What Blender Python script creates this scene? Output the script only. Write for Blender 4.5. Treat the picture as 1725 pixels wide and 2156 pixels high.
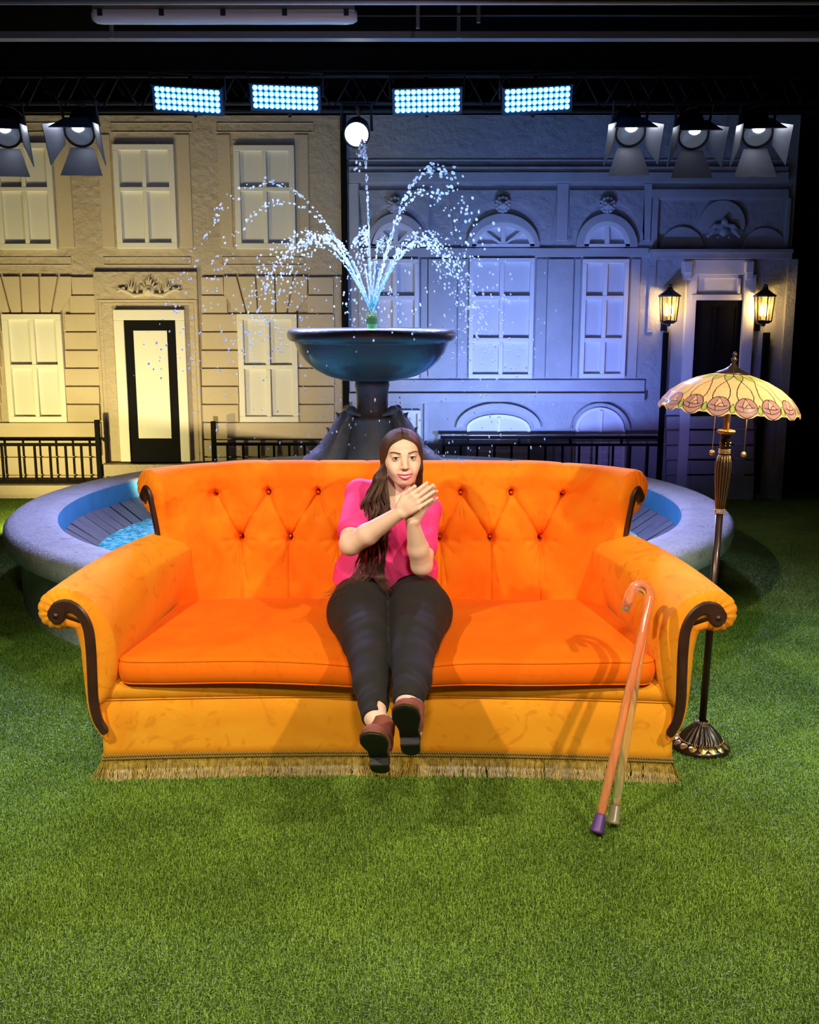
import bpy, bmesh, math, random
import numpy as np
from mathutils import Vector, Matrix, Euler
PI = math.pi
rad = math.radians
for _o in list(bpy.data.objects):
    bpy.data.objects.remove(_o, do_unlink=True)
SC = bpy.context.scene
COL = SC.collection

# ------------------------------------------------------------------ camera
FPX, PITCH, CAMH, CX, CY = 2118.0, rad(10.9), 1.7, 862.5, 1078.0
cam_data = bpy.data.cameras.new('camera')
cam_data.sensor_fit = 'VERTICAL'
cam_data.sensor_height = 36.0
cam_data.lens = 36.0 * FPX / 2156.0
cam_data.clip_start = 0.05
cam_data.clip_end = 100
camera = bpy.data.objects.new('camera', cam_data)
camera.location = (0, 0, CAMH)
camera.rotation_euler = (PI / 2 - PITCH, 0, 0)
COL.objects.link(camera)
SC.camera = camera

# ------------------------------------------------------------------ world, exposure
SC.view_settings.view_transform = 'Standard'
SC.view_settings.look = 'None'
SC.view_settings.gamma = 1.0
SC.view_settings.exposure = 0.0
SC.view_settings.use_curve_mapping = False
world = bpy.data.worlds.new('hall_air')
SC.world = world
world.use_nodes = True
bg = world.node_tree.nodes['Background']
bg.inputs[0].default_value = (0.55, 0.6, 0.9, 1)
bg.inputs[1].default_value = 0.012

def aim(o, target):
    d = Vector(target) - Vector(o.location)
    o.rotation_euler = d.to_track_quat('-Z', 'Y').to_euler()

def spot(name, loc, target, power, color, angle=60, blend=0.6, size=0.08):
    l = bpy.data.lights.new(name, 'SPOT')
    l.energy = power; l.color = color; l.spot_size = rad(angle); l.spot_blend = blend
    l.shadow_soft_size = size
    o = bpy.data.objects.new(name, l); COL.objects.link(o)
    o.location = loc; aim(o, target)
    return o

def point(name, loc, power, color, size=0.03):
    l = bpy.data.lights.new(name, 'POINT')
    l.energy = power; l.color = color; l.shadow_soft_size = size
    o = bpy.data.objects.new(name, l); COL.objects.link(o); o.location = loc
    return o

# stage lamps hung in front of the scene, above and beside the camera
spot('stage_spot', (-2.4, 0.7, 3.9), (-0.3, 3.6, 0.4), 640, (1.0, 0.86, 0.62), 50, 0.7, 0.07)
spot('stage_spot', (2.7, 0.6, 3.9), (0.3, 3.5, 0.4), 640, (1.0, 0.86, 0.62), 50, 0.7, 0.07)
spot('stage_spot', (0.1, -0.9, 3.9), (0.0, 3.1, 0.2), 470, (1.0, 0.92, 0.66), 52, 0.9, 0.2)
# side washes: cyan tinted light over the lawn
spot('stage_spot', (-4.6, 1.9, 3.8), (-2.15, 3.7, 0.0), 430, (0.50, 0.95, 0.80), 34, 0.9, 0.2)
spot('stage_spot', (4.9, 2.2, 3.8), (2.35, 4.1, 0.0), 620, (0.50, 0.95, 0.85), 36, 0.9, 0.2)
# blue wash from the four panels on the truss
for lx in (-1.75, -0.9, 0.32, 1.25):
    spot('panel_beam', (lx, 7.75, 3.2), (lx * 0.75 - 0.1, 5.6, 0.4), 520, (0.36, 0.40, 1.0), 82, 0.8, 0.12)
# rear spots on the truss
spot('rear_beam', (-2.6, 7.5, 2.95), (-0.5, 4.0, 0.9), 110, (0.80, 0.75, 1.0), 30, 0.8, 0.05)
spot('rear_beam', (2.4, 7.5, 2.95), (0.3, 4.0, 0.9), 160, (1.0, 0.30, 0.45), 30, 0.8, 0.05)
spot('rear_beam', (-0.42, 7.75, 2.98), (-0.30, 6.6, 1.95), 260, (0.80, 0.86, 1.0), 60, 0.8, 0.06)
spot('rear_beam', (1.35, 7.75, 3.1), (0.05, 6.7, 2.2), 300, (0.20, 0.62, 1.0), 34, 0.8, 0.06)
spot('rear_beam', (-2.0, 7.75, 3.1), (-0.6, 6.7, 2.1), 260, (0.60, 0.72, 1.0), 34, 0.8, 0.06)
# low lamps behind the sofa and beside the pool that wash the painted house fronts from below
spot('footlight', (-3.45, 7.5, 0.14), (-3.1, 9.45, 1.15), 250, (1.0, 0.84, 0.34), 104, 1.0, 0.04)
spot('footlight', (-1.75, 7.3, 0.37), (-1.9, 9.45, 1.25), 150, (1.0, 0.82, 0.48), 106, 1.0, 0.04)
spot('footlight', (0.95, 7.4, 0.37), (1.05, 9.45, 1.05), 300, (0.20, 0.30, 1.0), 98, 1.0, 0.04)
spot('footlight', (0.45, 7.7, 0.37), (0.65, 9.45, 0.95), 70, (0.60, 0.80, 1.0), 84, 1.0, 0.04)
spot('footlight', (1.9, 7.7, 0.37), (2.2, 9.45, 1.2), 60, (0.28, 0.24, 1.0), 80, 1.0, 0.04)
# fill spot added unseen behind the camera to brighten the ceiling fittings
spot('ceiling_fill', (0.6, -1.6, 2.6), (-0.9, 5.3, 3.2), 120, (0.60, 0.62, 1.0), 24, 0.9, 0.1)

# ------------------------------------------------------------------ helpers
def ray(px, py):
    u = (px - CX) / FPX; v = -(py - CY) / FPX
    c, s = math.cos(PITCH), math.sin(PITCH)
    return u, c + v * s, -s + v * c
def at(px, py, Y):
    d = ray(px, py); t = Y / d[1]
    return Vector((d[0] * t, Y, CAMH + d[2] * t))
def fz(py, Y): return at(CX, py, Y).z
def fx(px, py, Y): return at(px, py, Y).x

def principled(name):
    m = bpy.data.materials.new(name); m.use_nodes = True
    return m, m.node_tree, m.node_tree.nodes['Principled BSDF']

def mat(name, col, rough=0.6, metal=0.0, var=None, bump=None, spec=None, coat=0, emit=None, trans=0, ior=None, sheen=None, stains=None):
    """var=(scale, colour2, contrast)  bump=(scale, strength, dist)  stains=(scale, colour, threshold)"""
    m, nt, p = principled(name)
    N, L = nt.nodes, nt.links
    p.inputs['Base Color'].default_value = (*col, 1)
    p.inputs['Roughness'].default_value = rough
    p.inputs['Metallic'].default_value = metal
    if spec is not None: p.inputs['Specular IOR Level'].default_value = spec
    if coat: p.inputs['Coat Weight'].default_value = coat; p.inputs['Coat Roughness'].default_value = 0.15
    if trans: p.inputs['Transmission Weight'].default_value = trans
    if ior: p.inputs['IOR'].default_value = ior
    if sheen:
        p.inputs['Sheen Weight'].default_value = sheen[0]
        p.inputs['Sheen Roughness'].default_value = 0.35
        p.inputs['Sheen Tint'].default_value = (*sheen[1], 1)
    if emit:
        p.inputs['Emission Color'].default_value = (*emit[0], 1)
        p.inputs['Emission Strength'].default_value = emit[1]
    tc = N.new('ShaderNodeTexCoord')
    cur = None
    if var:
        n = N.new('ShaderNodeTexNoise'); n.inputs['Scale'].default_value = var[0]; n.inputs['Detail'].default_value = 6
        L.new(tc.outputs['Object'], n.inputs['Vector'])
        r = N.new('ShaderNodeValToRGB')
        w = 0.5 * (1 - var[2])
        r.color_ramp.elements[0].position = 0.5 - max(w, 0.02) * 0.6
        r.color_ramp.elements[1].position = 0.5 + max(w, 0.02) * 0.6
        r.color_ramp.elements[0].color = (*col, 1); r.color_ramp.elements[1].color = (*var[1], 1)
        L.new(n.outputs['Fac'], r.inputs['Fac'])
        cur = r.outputs['Color']
    if stains:
        n = N.new('ShaderNodeTexNoise'); n.inputs['Scale'].default_value = stains[0]; n.inputs['Detail'].default_value = 8
        n.inputs['Distortion'].default_value = 0.8
        L.new(tc.outputs['Object'], n.inputs['Vector'])
        r = N.new('ShaderNodeValToRGB')
        r.color_ramp.elements[0].position = stains[2]; r.color_ramp.elements[1].position = stains[2] + 0.08
        r.color_ramp.elements[0].color = (0, 0, 0, 1); r.color_ramp.elements[1].color = (1, 1, 1, 1)
        L.new(n.outputs['Fac'], r.inputs['Fac'])
        mx = N.new('ShaderNodeMix'); mx.data_type = 'RGBA'
        L.new(r.outputs['Color'], mx.inputs[0])
        if cur is None: mx.inputs[6].default_value = (*col, 1)
        else: L.new(cur, mx.inputs[6])
        mx.inputs[7].default_value = (*stains[1], 1)
        cur = mx.outputs[2]
    if cur is not None: L.new(cur, p.inputs['Base Color'])
    if bump:
        n = N.new('ShaderNodeTexNoise'); n.inputs['Scale'].default_value = bump[0]; n.inputs['Detail'].default_value = 8
        n.inputs['Roughness'].default_value = 0.6
        L.new(tc.outputs['Object'], n.inputs['Vector'])
        b = N.new('ShaderNodeBump'); b.inputs['Strength'].default_value = bump[1]; b.inputs['Distance'].default_value = bump[2]
        L.new(n.outputs['Fac'], b.inputs['Height']); L.new(b.outputs['Normal'], p.inputs['Normal'])
    return m

def tag(o, label=None, cat=None, group=None, kind=None):
    if label: o['label'] = label
    if cat: o['category'] = cat
    if group: o['group'] = group
    if kind: o['kind'] = kind
    return o

def empty(name, loc=(0, 0, 0), rz=0.0, **kw):
    o = bpy.data.objects.new(name, None); COL.objects.link(o)
    o.empty_display_size = 0.1
    o.location = loc; o.rotation_euler = (0, 0, rz)
    tag(o, **kw)
    return o

def link(name, me, mats, parent=None, smooth=False):
    if not isinstance(mats, (list, tuple)): mats = [mats]
    for m in mats: me.materials.append(m)
    if smooth:
        me.polygons.foreach_set('use_smooth', [True] * len(me.polygons))
    me.update()
    o = bpy.data.objects.new(name, me); COL.objects.link(o)
    if parent is not None: o.parent = parent
    return o

def mesh_obj(name, V, Fc, mats, parent=None, smooth=True, idx=None):
    me = bpy.data.meshes.new(name)
    V = np.asarray(V, dtype=float)
    me.from_pydata(V.tolist(), [], [tuple(int(i) for i in f) for f in Fc])
    o = link(name, me, mats, parent, smooth)
    if idx is not None: me.polygons.foreach_set('material_index', [int(i) for i in idx])
    return o

def quads_obj(name, V, Q, mats, parent=None, smooth=True, idx=None):
    """fast path: V (n,3), Q (m,4) integer numpy arrays"""
    V = np.ascontiguousarray(V, dtype=np.float32); Q = np.ascontiguousarray(Q, dtype=np.int32)
    k = Q.shape[1]
    me = bpy.data.meshes.new(name)
    me.vertices.add(len(V)); me.vertices.foreach_set('co', V.ravel())
    me.loops.add(Q.size); me.loops.foreach_set('vertex_index', Q.ravel())
    me.polygons.add(len(Q)); me.polygons.foreach_set('loop_start', np.arange(0, Q.size, k, dtype=np.int32))
    me.update(calc_edges=True)
    if not isinstance(mats, (list, tuple)): mats = [mats]
    for m in mats: me.materials.append(m)
    if idx is not None: me.polygons.foreach_set('material_index', np.asarray(idx, dtype=np.int32))
    me.polygons.foreach_set('use_smooth', np.full(len(Q), smooth))
    me.validate(); me.update()
    o = bpy.data.objects.new(name, me); COL.objects.link(o)
    if parent is not None: o.parent = parent
    return o

class MB:
    """collects simple solids; build() links them as one mesh"""
    def __init__(self): self.v = []; self.f = []
    def add(self, V, F):
        n = len(self.v); self.v += [tuple(p) for p in V]; self.f += [tuple(i + n for i in f) for f in F]
        return self
    def box(self, x0, x1, y0, y1, z0, z1):
        if x0 > x1: x0, x1 = x1, x0
        if y0 > y1: y0, y1 = y1, y0
        if z0 > z1: z0, z1 = z1, z0
        V = [(x0, y0, z0), (x1, y0, z0), (x1, y1, z0), (x0, y1, z0), (x0, y0, z1), (x1, y0, z1), (x1, y1, z1), (x0, y1, z1)]
        return self.add(V, [(0, 3, 2, 1), (4, 5, 6, 7), (0, 1, 5, 4), (1, 2, 6, 5), (2, 3, 7, 6), (3, 0, 4, 7)])
    def prism(self, pts, y0, y1):
        """pts: list of (x,z) polygon, extruded from y0 (front) to y1"""
        n = len(pts)
        V = [(x, y0, z) for x, z in pts] + [(x, y1, z) for x, z in pts]
        F = [tuple(range(n)), tuple(range(2 * n - 1, n - 1, -1))]
        F += [(i, i + n, (i + 1) % n + n, (i + 1) % n) for i in range(n)]
        return self.add(V, F)
    def strip(self, A, B, y0, y1):
        """solid between two equal-length (x,z) polylines A and B"""
        n = len(A)
        V = [(x, y0, z) for x, z in A] + [(x, y0, z) for x, z in B] + [(x, y1, z) for x, z in A] + [(x, y1, z) for x, z in B]
        F = []
        for i in range(n - 1):
            F.append((i, i + 1, n + i + 1, n + i)); F.append((2 * n + i, 3 * n + i, 3 * n + i + 1, 2 * n + i + 1))
            F.append((i, 2 * n + i, 2 * n + i + 1, i + 1)); F.append((n + i, n + i + 1, 3 * n + i + 1, 3 * n + i))
        F.append((0, n, 3 * n, 2 * n)); F.append((n - 1, 3 * n - 1, 4 * n - 1, 2 * n - 1))
        return self.add(V, F)
    def tube(self, pts, r, seg=8, cap=True):
        V, F = tube_geo(pts, r, seg, cap); return self.add(V, F)
    def build(self, name, m, parent=None, smooth=False, bevel=0.0, seg=2):
        o = mesh_obj(name, self.v, self.f, m, parent, smooth)
        bm = bmesh.new(); bm.from_mesh(o.data); bmesh.ops.recalc_face_normals(bm, faces=bm.faces); bm.to_mesh(o.data); bm.free()
        if bevel:
            b = o.modifiers.new('bevel', 'BEVEL'); b.width = bevel; b.segments = seg; b.limit_method = 'ANGLE'
        return o

def tube_geo(pts, r, seg=8, cap=True):
    pts = [Vector(p) for p in pts]; n = len(pts)
    rs = r if hasattr(r, '__len__') else [r] * n
    V, F = [], []
    t0 = (pts[1] - pts[0]).normalized()
    up = Vector((0, 0, 1)) if abs(t0.z) < 0.9 else Vector((1, 0, 0))
    nrm = t0.cross(up).normalized()
    for i, p in enumerate(pts):
        t = (pts[min(i + 1, n - 1)] - pts[max(i - 1, 0)])
        t = t.normalized() if t.length > 1e-9 else t0
        nrm = (nrm - t * nrm.dot(t))
        nrm = nrm.normalized() if nrm.length > 1e-6 else t.orthogonal().normalized()
        b = t.cross(nrm)
        for k in range(seg):
            a = 2 * PI * k / seg
            V.append(tuple(p + (nrm * math.cos(a) + b * math.sin(a)) * rs[i]))
    for i in range(n - 1):
        for k in range(seg):
            k2 = (k + 1) % seg
            F.append((i * seg + k, i * seg + k2, (i + 1) * seg + k2, (i + 1) * seg + k))
    if cap:
        F.append(tuple(range(seg - 1, -1, -1))); F.append(tuple((n - 1) * seg + k for k in range(seg)))
    return V, F

def lathe_geo(prof, seg=64, flute=None, center=(0, 0, 0), closed_ends=True):
    """prof: list of (r,z). flute(i, a, r, z)->(r, z)"""
    V, F = [], []; cx, cy, cz = center
    n = len(prof)
    for i, (r, z) in enumerate(prof):
        for k in range(seg):
            a = 2 * PI * k / seg
            rr, zz = (r, z) if flute is None else flute(i, a, r, z)
            V.append((cx + rr * math.cos(a), cy + rr * math.sin(a), cz + zz))
    for i in range(n - 1):
        for k in range(seg):
            k2 = (k + 1) % seg
            F.append((i * seg + k, i * seg + k2, (i + 1) * seg + k2, (i + 1) * seg + k))
    if closed_ends:
        if prof[0][0] > 1e-4: F.append(tuple(range(seg - 1, -1, -1)))
        if prof[-1][0] > 1e-4: F.append(tuple((n - 1) * seg + k for k in range(seg)))
    return V, F

def spline(pts, n):
    """Catmull-Rom through pts -> n samples (numpy)"""
    P_ = np.array(pts, dtype=float)
    P_ = np.vstack([2 * P_[0] - P_[1], P_, 2 * P_[-1] - P_[-2]])
    m = len(P_) - 3
    out = []
    for s in np.linspace(0, m - 1e-6, n):
        i = int(s); t = s - i
        p0, p1, p2, p3 = P_[i], P_[i + 1], P_[i + 2], P_[i + 3]
        out.append(0.5 * ((2 * p1) + (-p0 + p2) * t + (2 * p0 - 5 * p1 + 4 * p2 - p3) * t * t + (-p0 + 3 * p1 - 3 * p2 + p3) * t ** 3))
    return np.array(out)

def copy_tree(o, parent=None):
    c = o.copy(); COL.objects.link(c)
    if parent is not None: c.parent = parent
    for ch in list(o.children): copy_tree(ch, c)
    return c

# ---- signed distance modelling: organic forms as one continuous surface
class Field:
    def __init__(self, lo, hi, h, fine=None):
        """fine: per axis (start, end, finer step) or None"""
        self.h = h; self.ax = []
        for i in range(3):
            if fine and fine[i]:
                a, b, hf = fine[i]
                v = np.concatenate([np.arange(lo[i], a, h), np.arange(a, b, hf), np.arange(b, hi[i] + h, h)])
            else: v = np.arange(lo[i], hi[i] + h, h)
            self.ax.append(v.astype(np.float64))
        self.n = np.array([len(v) for v in self.ax]); self.lo = np.array(lo, float)
        self.g = np.full(self.n, 1.0, dtype=np.float32)
    def axes(self):
        return np.meshgrid(*[v.astype(np.float32) for v in self.ax], indexing='ij', sparse=True)
    def _sub(self, blo, bhi):
        a = [max(0, int(np.searchsorted(self.ax[i], blo[i])) - 1) for i in range(3)]
        b = [min(len(self.ax[i]), int(np.searchsorted(self.ax[i], bhi[i])) + 1) for i in range(3)]
        if any(b[i] <= a[i] for i in range(3)): return None
        X, Y, Z = np.meshgrid(*[self.ax[i][a[i]:b[i]].astype(np.float32) for i in range(3)], indexing='ij', sparse=True)
        return (slice(a[0], b[0]), slice(a[1], b[1]), slice(a[2], b[2])), X, Y, Z
    def _mix(self, sl, d, k, op):
        g = self.g[sl]
        if op == 'sub':
            h_ = np.clip(0.5 - 0.5 * (g + d) / k, 0, 1); self.g[sl] = g + (-d - g) * h_ + k * h_ * (1 - h_)
        else:
            h_ = np.clip(0.5 + 0.5 * (g - d) / k, 0, 1); self.g[sl] = g + (d - g) * h_ - k * h_ * (1 - h_)
    def cone(self, a, b, r1, r2=None, k=0.01, op='add', flat=None):
        a = np.array(a, float); b = np.array(b, float); r2 = r1 if r2 is None else r2
        m = max(r1, r2) + 2 * k + 3 * self.h
        s = self._sub(np.minimum(a, b) - m, np.maximum(a, b) + m)
        if s is None: return self
        sl, X, Y, Z = s
        ab = b - a; L2 = float(ab @ ab) + 1e-12
        t = np.clip(((X - a[0]) * ab[0] + (Y - a[1]) * ab[1] + (Z - a[2]) * ab[2]) / L2, 0, 1)
        d = np.sqrt((X - a[0] - t * ab[0]) ** 2 + (Y - a[1] - t * ab[1]) ** 2 + (Z - a[2] - t * ab[2]) ** 2) - (r1 + (r2 - r1) * t)
        self._mix(sl, d, k, op); return self
    def ell(self, c, r, R=None, k=0.01, op='add'):
        c = np.array(c, float); r = np.array(r if hasattr(r, '__len__') else (r, r, r), float)
        m = float(r.max()) + 2 * k + 3 * self.h
        s = self._sub(c - m, c + m)
        if s is None: return self
        sl, X, Y, Z = s
        x, y, z = X - c[0], Y - c[1], Z - c[2]
        if R is not None:
            R = np.array(R)  # columns = local axes
            x, y, z = (x * R[0][i] + y * R[1][i] + z * R[2][i] for i in range(3))
        k0 = np.sqrt((x / r[0]) ** 2 + (y / r[1]) ** 2 + (z / r[2]) ** 2)
        k1 = np.sqrt((x / r[0] ** 2) ** 2 + (y / r[1] ** 2) ** 2 + (z / r[2] ** 2) ** 2) + 1e-9
        self._mix(sl, k0 * (k0 - 1) / k1, k, op); return self
    def chain(self, pts, rs, k=0.01, op='add'):
        for i in range(len(pts) - 1): self.cone(pts[i], pts[i + 1], rs[i], rs[i + 1], k, op)
        return self
    def half(self, c, nrm, op='sub', k=0.004):
        """cut away everything on the side nrm points to"""
        X, Y, Z = self.axes()
        nrm = np.array(nrm, float); nrm /= np.linalg.norm(nrm)
        d = (X - c[0]) * nrm[0] + (Y - c[1]) * nrm[1] + (Z - c[2]) * nrm[2]
        g = self.g; h_ = np.clip(0.5 - 0.5 * (d - g) / k, 0, 1)
        self.g = (d + (g - d) * h_ + k * h_ * (1 - h_)).astype(np.float32); return self
    def displace(self, fn):
        X, Y, Z = self.axes()
        self.g = (self.g + fn(X, Y, Z)).astype(np.float32); return self
    def mesh(self):
        g = self.g; s = g < 0
        n = self.n
        c = np.zeros(tuple(n - 1), np.int8)
        for dx in (0, 1):
            for dy in (0, 1):
                for dz in (0, 1):
                    c += s[dx:n[0] - 1 + dx, dy:n[1] - 1 + dy, dz:n[2] - 1 + dz]
        act = (c > 0) & (c < 8)
        I = np.argwhere(act)
        ids = -np.ones(act.shape, np.int64); ids[act] = np.arange(len(I))
        acc = np.zeros((len(I), 3)); cnt = np.zeros(len(I))
        corners = [(0, 0, 0), (1, 0, 0), (0, 1, 0), (1, 1, 0), (0, 0, 1), (1, 0, 1), (0, 1, 1), (1, 1, 1)]
        for a_ in range(8):
            for b_ in range(a_ + 1, 8):
                ca, cb = np.array(corners[a_]), np.array(corners[b_])
                if abs(ca - cb).sum() != 1: continue
                va = g[tuple((I + ca).T)]; vb = g[tuple((I + cb).T)]
                mk = (va < 0) != (vb < 0)
                t = np.where(mk, va / np.where(mk, va - vb, 1), 0)
                acc[mk] += (ca + t[:, None] * (cb - ca))[mk]; cnt += mk
        W = I + acc / cnt[:, None]; V = np.stack([np.interp(W[:, i], np.arange(self.n[i]), self.ax[i]) for i in range(3)], 1)
        Q = []
        for ax in range(3):
            o1, o2 = [(1, 2), (2, 0), (0, 1)][ax]
            sa = [slice(None)] * 3; sb = [slice(None)] * 3
            sa[ax] = slice(0, -1); sb[ax] = slice(1, None)
            A = s[tuple(sa)]; B = s[tuple(sb)]
            E = np.argwhere(A != B)
            E = E[(E[:, o1] > 0) & (E[:, o2] > 0) & (E[:, o1] < n[o1] - 1) & (E[:, o2] < n[o2] - 1)]
            if not len(E): continue
            e1 = np.zeros(3, int); e1[o1] = 1; e2 = np.zeros(3, int); e2[o2] = 1
            q = np.stack([ids[tuple((E - e1 - e2).T)], ids[tuple((E - e2).T)], ids[tuple(E.T)], ids[tuple((E - e1).T)]], 1)
            flip = ~A[tuple(E.T)]
            q[flip] = q[flip][:, ::-1]
            Q.append(q)
        return V, np.vstack(Q)
    def build(self, name, m, parent=None, relax=1):
        V, Q = self.mesh()
        for _ in range(relax): V = relax_mesh(V, Q)
        return quads_obj(name, V, Q, m, parent)

def relax_mesh(V, Q, w=0.5):
    S = np.zeros_like(V); C = np.zeros(len(V))
    for a_, b_ in ((0, 1), (1, 2), (2, 3), (3, 0)):
        for i_, j_ in ((a_, b_), (b_, a_)):
            for ax in range(3): S[:, ax] += np.bincount(Q[:, i_], weights=V[Q[:, j_], ax], minlength=len(V))
            C += np.bincount(Q[:, i_], minlength=len(V))
    return V * (1 - w) + w * S / np.maximum(C, 1)[:, None]
# ------------------------------------------------------------------ room shell
M = {}
M['black_wall'] = mat('black_wall', (0.012, 0.012, 0.014), 0.9, bump=(30, 0.2, 0.01))
M['black_metal'] = mat('black_metal', (0.02, 0.02, 0.024), 0.45, 0.3)
M['door_metal'] = mat('barn_door_metal', (0.20, 0.20, 0.24), 0.40, 0.3)
M['led_case'] = mat('led_case', (0.07, 0.07, 0.09), 0.45)
M['black_paint'] = mat('black_paint', (0.006, 0.0055, 0.006), 0.9, spec=.15)
M['under_turf'] = mat('under_turf', (0.035, 0.085, 0.015), 0.95, var=(60, (0.05, 0.12, 0.02), 0.5))

b = MB(); b.box(-6.5, 6.5, -3.0, 10.6, -0.1, 0.0); tag(b.build('floor', M['under_turf']), kind='structure')
b = MB(); b.box(-6.5, 6.5, -3.0, 10.6, 4.3, 4.4); tag(b.build('ceiling', mat('black_ceiling', (0.004, 0.004, 0.005), 0.95, spec=.05)), kind='structure')
b = MB(); b.box(-6.5, 6.5, 10.5, 10.6, 0, 4.3); tag(b.build('wall_back', M['black_wall']), kind='structure')
b = MB(); b.box(-6.6, -6.5, -3.0, 10.6, 0, 4.3); tag(b.build('wall_left', M['black_wall']), kind='structure')
b = MB(); b.box(6.5, 6.6, -3.0, 10.6, 0, 4.3); tag(b.build('wall_right', M['black_wall']), kind='structure')
b = MB(); b.box(-6.5, 6.5, -3.1, -3.0, 0, 4.3); tag(b.build('wall_front', M['black_wall']), kind='structure')

# artificial lawn: one tile of blades, instanced over the floor by geometry nodes
def grass():
    rng = np.random.default_rng(5)
    T = 0.5; n = 17000
    xy = rng.uniform(-T / 2, T / 2, (n, 2)); az = rng.uniform(0, 2 * PI, n)
    hgt = rng.uniform(0.009, 0.021, n); lean = rng.uniform(0.1, 0.95, n); w = rng.uniform(0.0009, 0.0016, n)
    d = np.stack([np.cos(az), np.sin(az)], 1); s = np.stack([-d[:, 1], d[:, 0]], 1)
    V = np.zeros((n, 5, 3))
    V[:, 0, :2] = xy - s * w[:, None]; V[:, 1, :2] = xy + s * w[:, None]
    mid = xy + d * (lean * hgt * 0.25)[:, None]
    V[:, 2, :2] = mid + s * (w * 0.9)[:, None]; V[:, 3, :2] = mid - s * (w * 0.9)[:, None]
    V[:, 2, 2] = V[:, 3, 2] = hgt * 0.55
    V[:, 4, :2] = xy + d * (lean * hgt * 0.9)[:, None]; V[:, 4, 2] = hgt * (1.05 - 0.35 * lean)
    b0 = np.arange(n)[:, None] * 5
    F = np.vstack([b0 + [0, 1, 2], b0 + [0, 2, 3], b0 + [3, 2, 4]])
    m, nt, p = principled('turf_blade'); N, L = nt.nodes, nt.links
    tc = N.new('ShaderNodeNewGeometry')
    nz = N.new('ShaderNodeTexNoise'); nz.inputs['Scale'].default_value = 340; nz.inputs['Detail'].default_value = 2
    nz2 = N.new('ShaderNodeTexNoise'); nz2.inputs['Scale'].default_value = 2.6; nz2.inputs['Detail'].default_value = 5
    L.new(tc.outputs['Position'], nz.inputs['Vector']); L.new(tc.outputs['Position'], nz2.inputs['Vector'])
    r = N.new('ShaderNodeValToRGB'); r.color_ramp.elements[0].position = 0.35; r.color_ramp.elements[1].position = 0.66
    r.color_ramp.elements[0].color = (0.055, 0.145, 0.010, 1); r.color_ramp.elements[1].color = (0.36, 0.54, 0.07, 1)
    L.new(nz.outputs['Fac'], r.inputs['Fac'])
    r2 = N.new('ShaderNodeValToRGB'); r2.color_ramp.elements[0].position = 0.35; r2.color_ramp.elements[1].position = 0.65
    r2.color_ramp.elements[0].color = (0.66, 0.70, 0.66, 1); r2.color_ramp.elements[1].color = (1, 1, 1, 1)
    L.new(nz2.outputs['Fac'], r2.inputs['Fac'])
    mx = N.new('ShaderNodeMix'); mx.data_type = 'RGBA'; mx.blend_type = 'MULTIPLY'; mx.inputs[0].default_value = 1
    L.new(r.outputs['Color'], mx.inputs[6]); L.new(r2.outputs['Color'], mx.inputs[7])
    L.new(mx.outputs[2], p.inputs['Base Color'])
    p.inputs['Roughness'].default_value = 0.42
    o = quads_obj('artificial_grass', V.reshape(-1, 3), F, m, None, smooth=False)
    tag(o, 'bright green artificial turf covering the stage floor around the orange sofa', 'grass', kind='stuff')
    ng = bpy.data.node_groups.new('turf_tiles', 'GeometryNodeTree')
    ng.interface.new_socket('Geometry', in_out='INPUT', socket_type='NodeSocketGeometry')
    ng.interface.new_socket('Geometry', in_out='OUTPUT', socket_type='NodeSocketGeometry')
    gi = ng.nodes.new('NodeGroupInput'); go = ng.nodes.new('NodeGroupOutput')
    gr = ng.nodes.new('GeometryNodeMeshGrid')
    gr.inputs['Size X'].default_value = 7.5; gr.inputs['Size Y'].default_value = 8.5
    gr.inputs['Vertices X'].default_value = 16; gr.inputs['Vertices Y'].default_value = 18
    tr = ng.nodes.new('GeometryNodeTransform'); tr.inputs['Translation'].default_value = (0, 5.4, 0)
    ip = ng.nodes.new('GeometryNodeInstanceOnPoints')
    rv = ng.nodes.new('FunctionNodeRandomValue'); rv.data_type = 'INT'
    [i for i in rv.inputs if i.name == 'Min' and i.type == 'INT'][0].default_value = 0
    [i for i in rv.inputs if i.name == 'Max' and i.type == 'INT'][0].default_value = 3
    mu = ng.nodes.new('ShaderNodeMath'); mu.operation = 'MULTIPLY'; mu.inputs[1].default_value = PI / 2
    cx_ = ng.nodes.new('ShaderNodeCombineXYZ')
    lk = ng.links
    lk.new(gr.outputs['Mesh'], tr.inputs['Geometry']); lk.new(tr.outputs['Geometry'], ip.inputs['Points'])
    lk.new(gi.outputs[0], ip.inputs['Instance'])
    lk.new([q for q in rv.outputs if q.type == 'INT'][0], mu.inputs[0]); lk.new(mu.outputs[0], cx_.inputs[2]); lk.new(cx_.outputs[0], ip.inputs['Rotation'])
    lk.new(ip.outputs[0], go.inputs[0])
    md = o.modifiers.new('tiles', 'NODES'); md.node_group = ng
grass()
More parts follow.
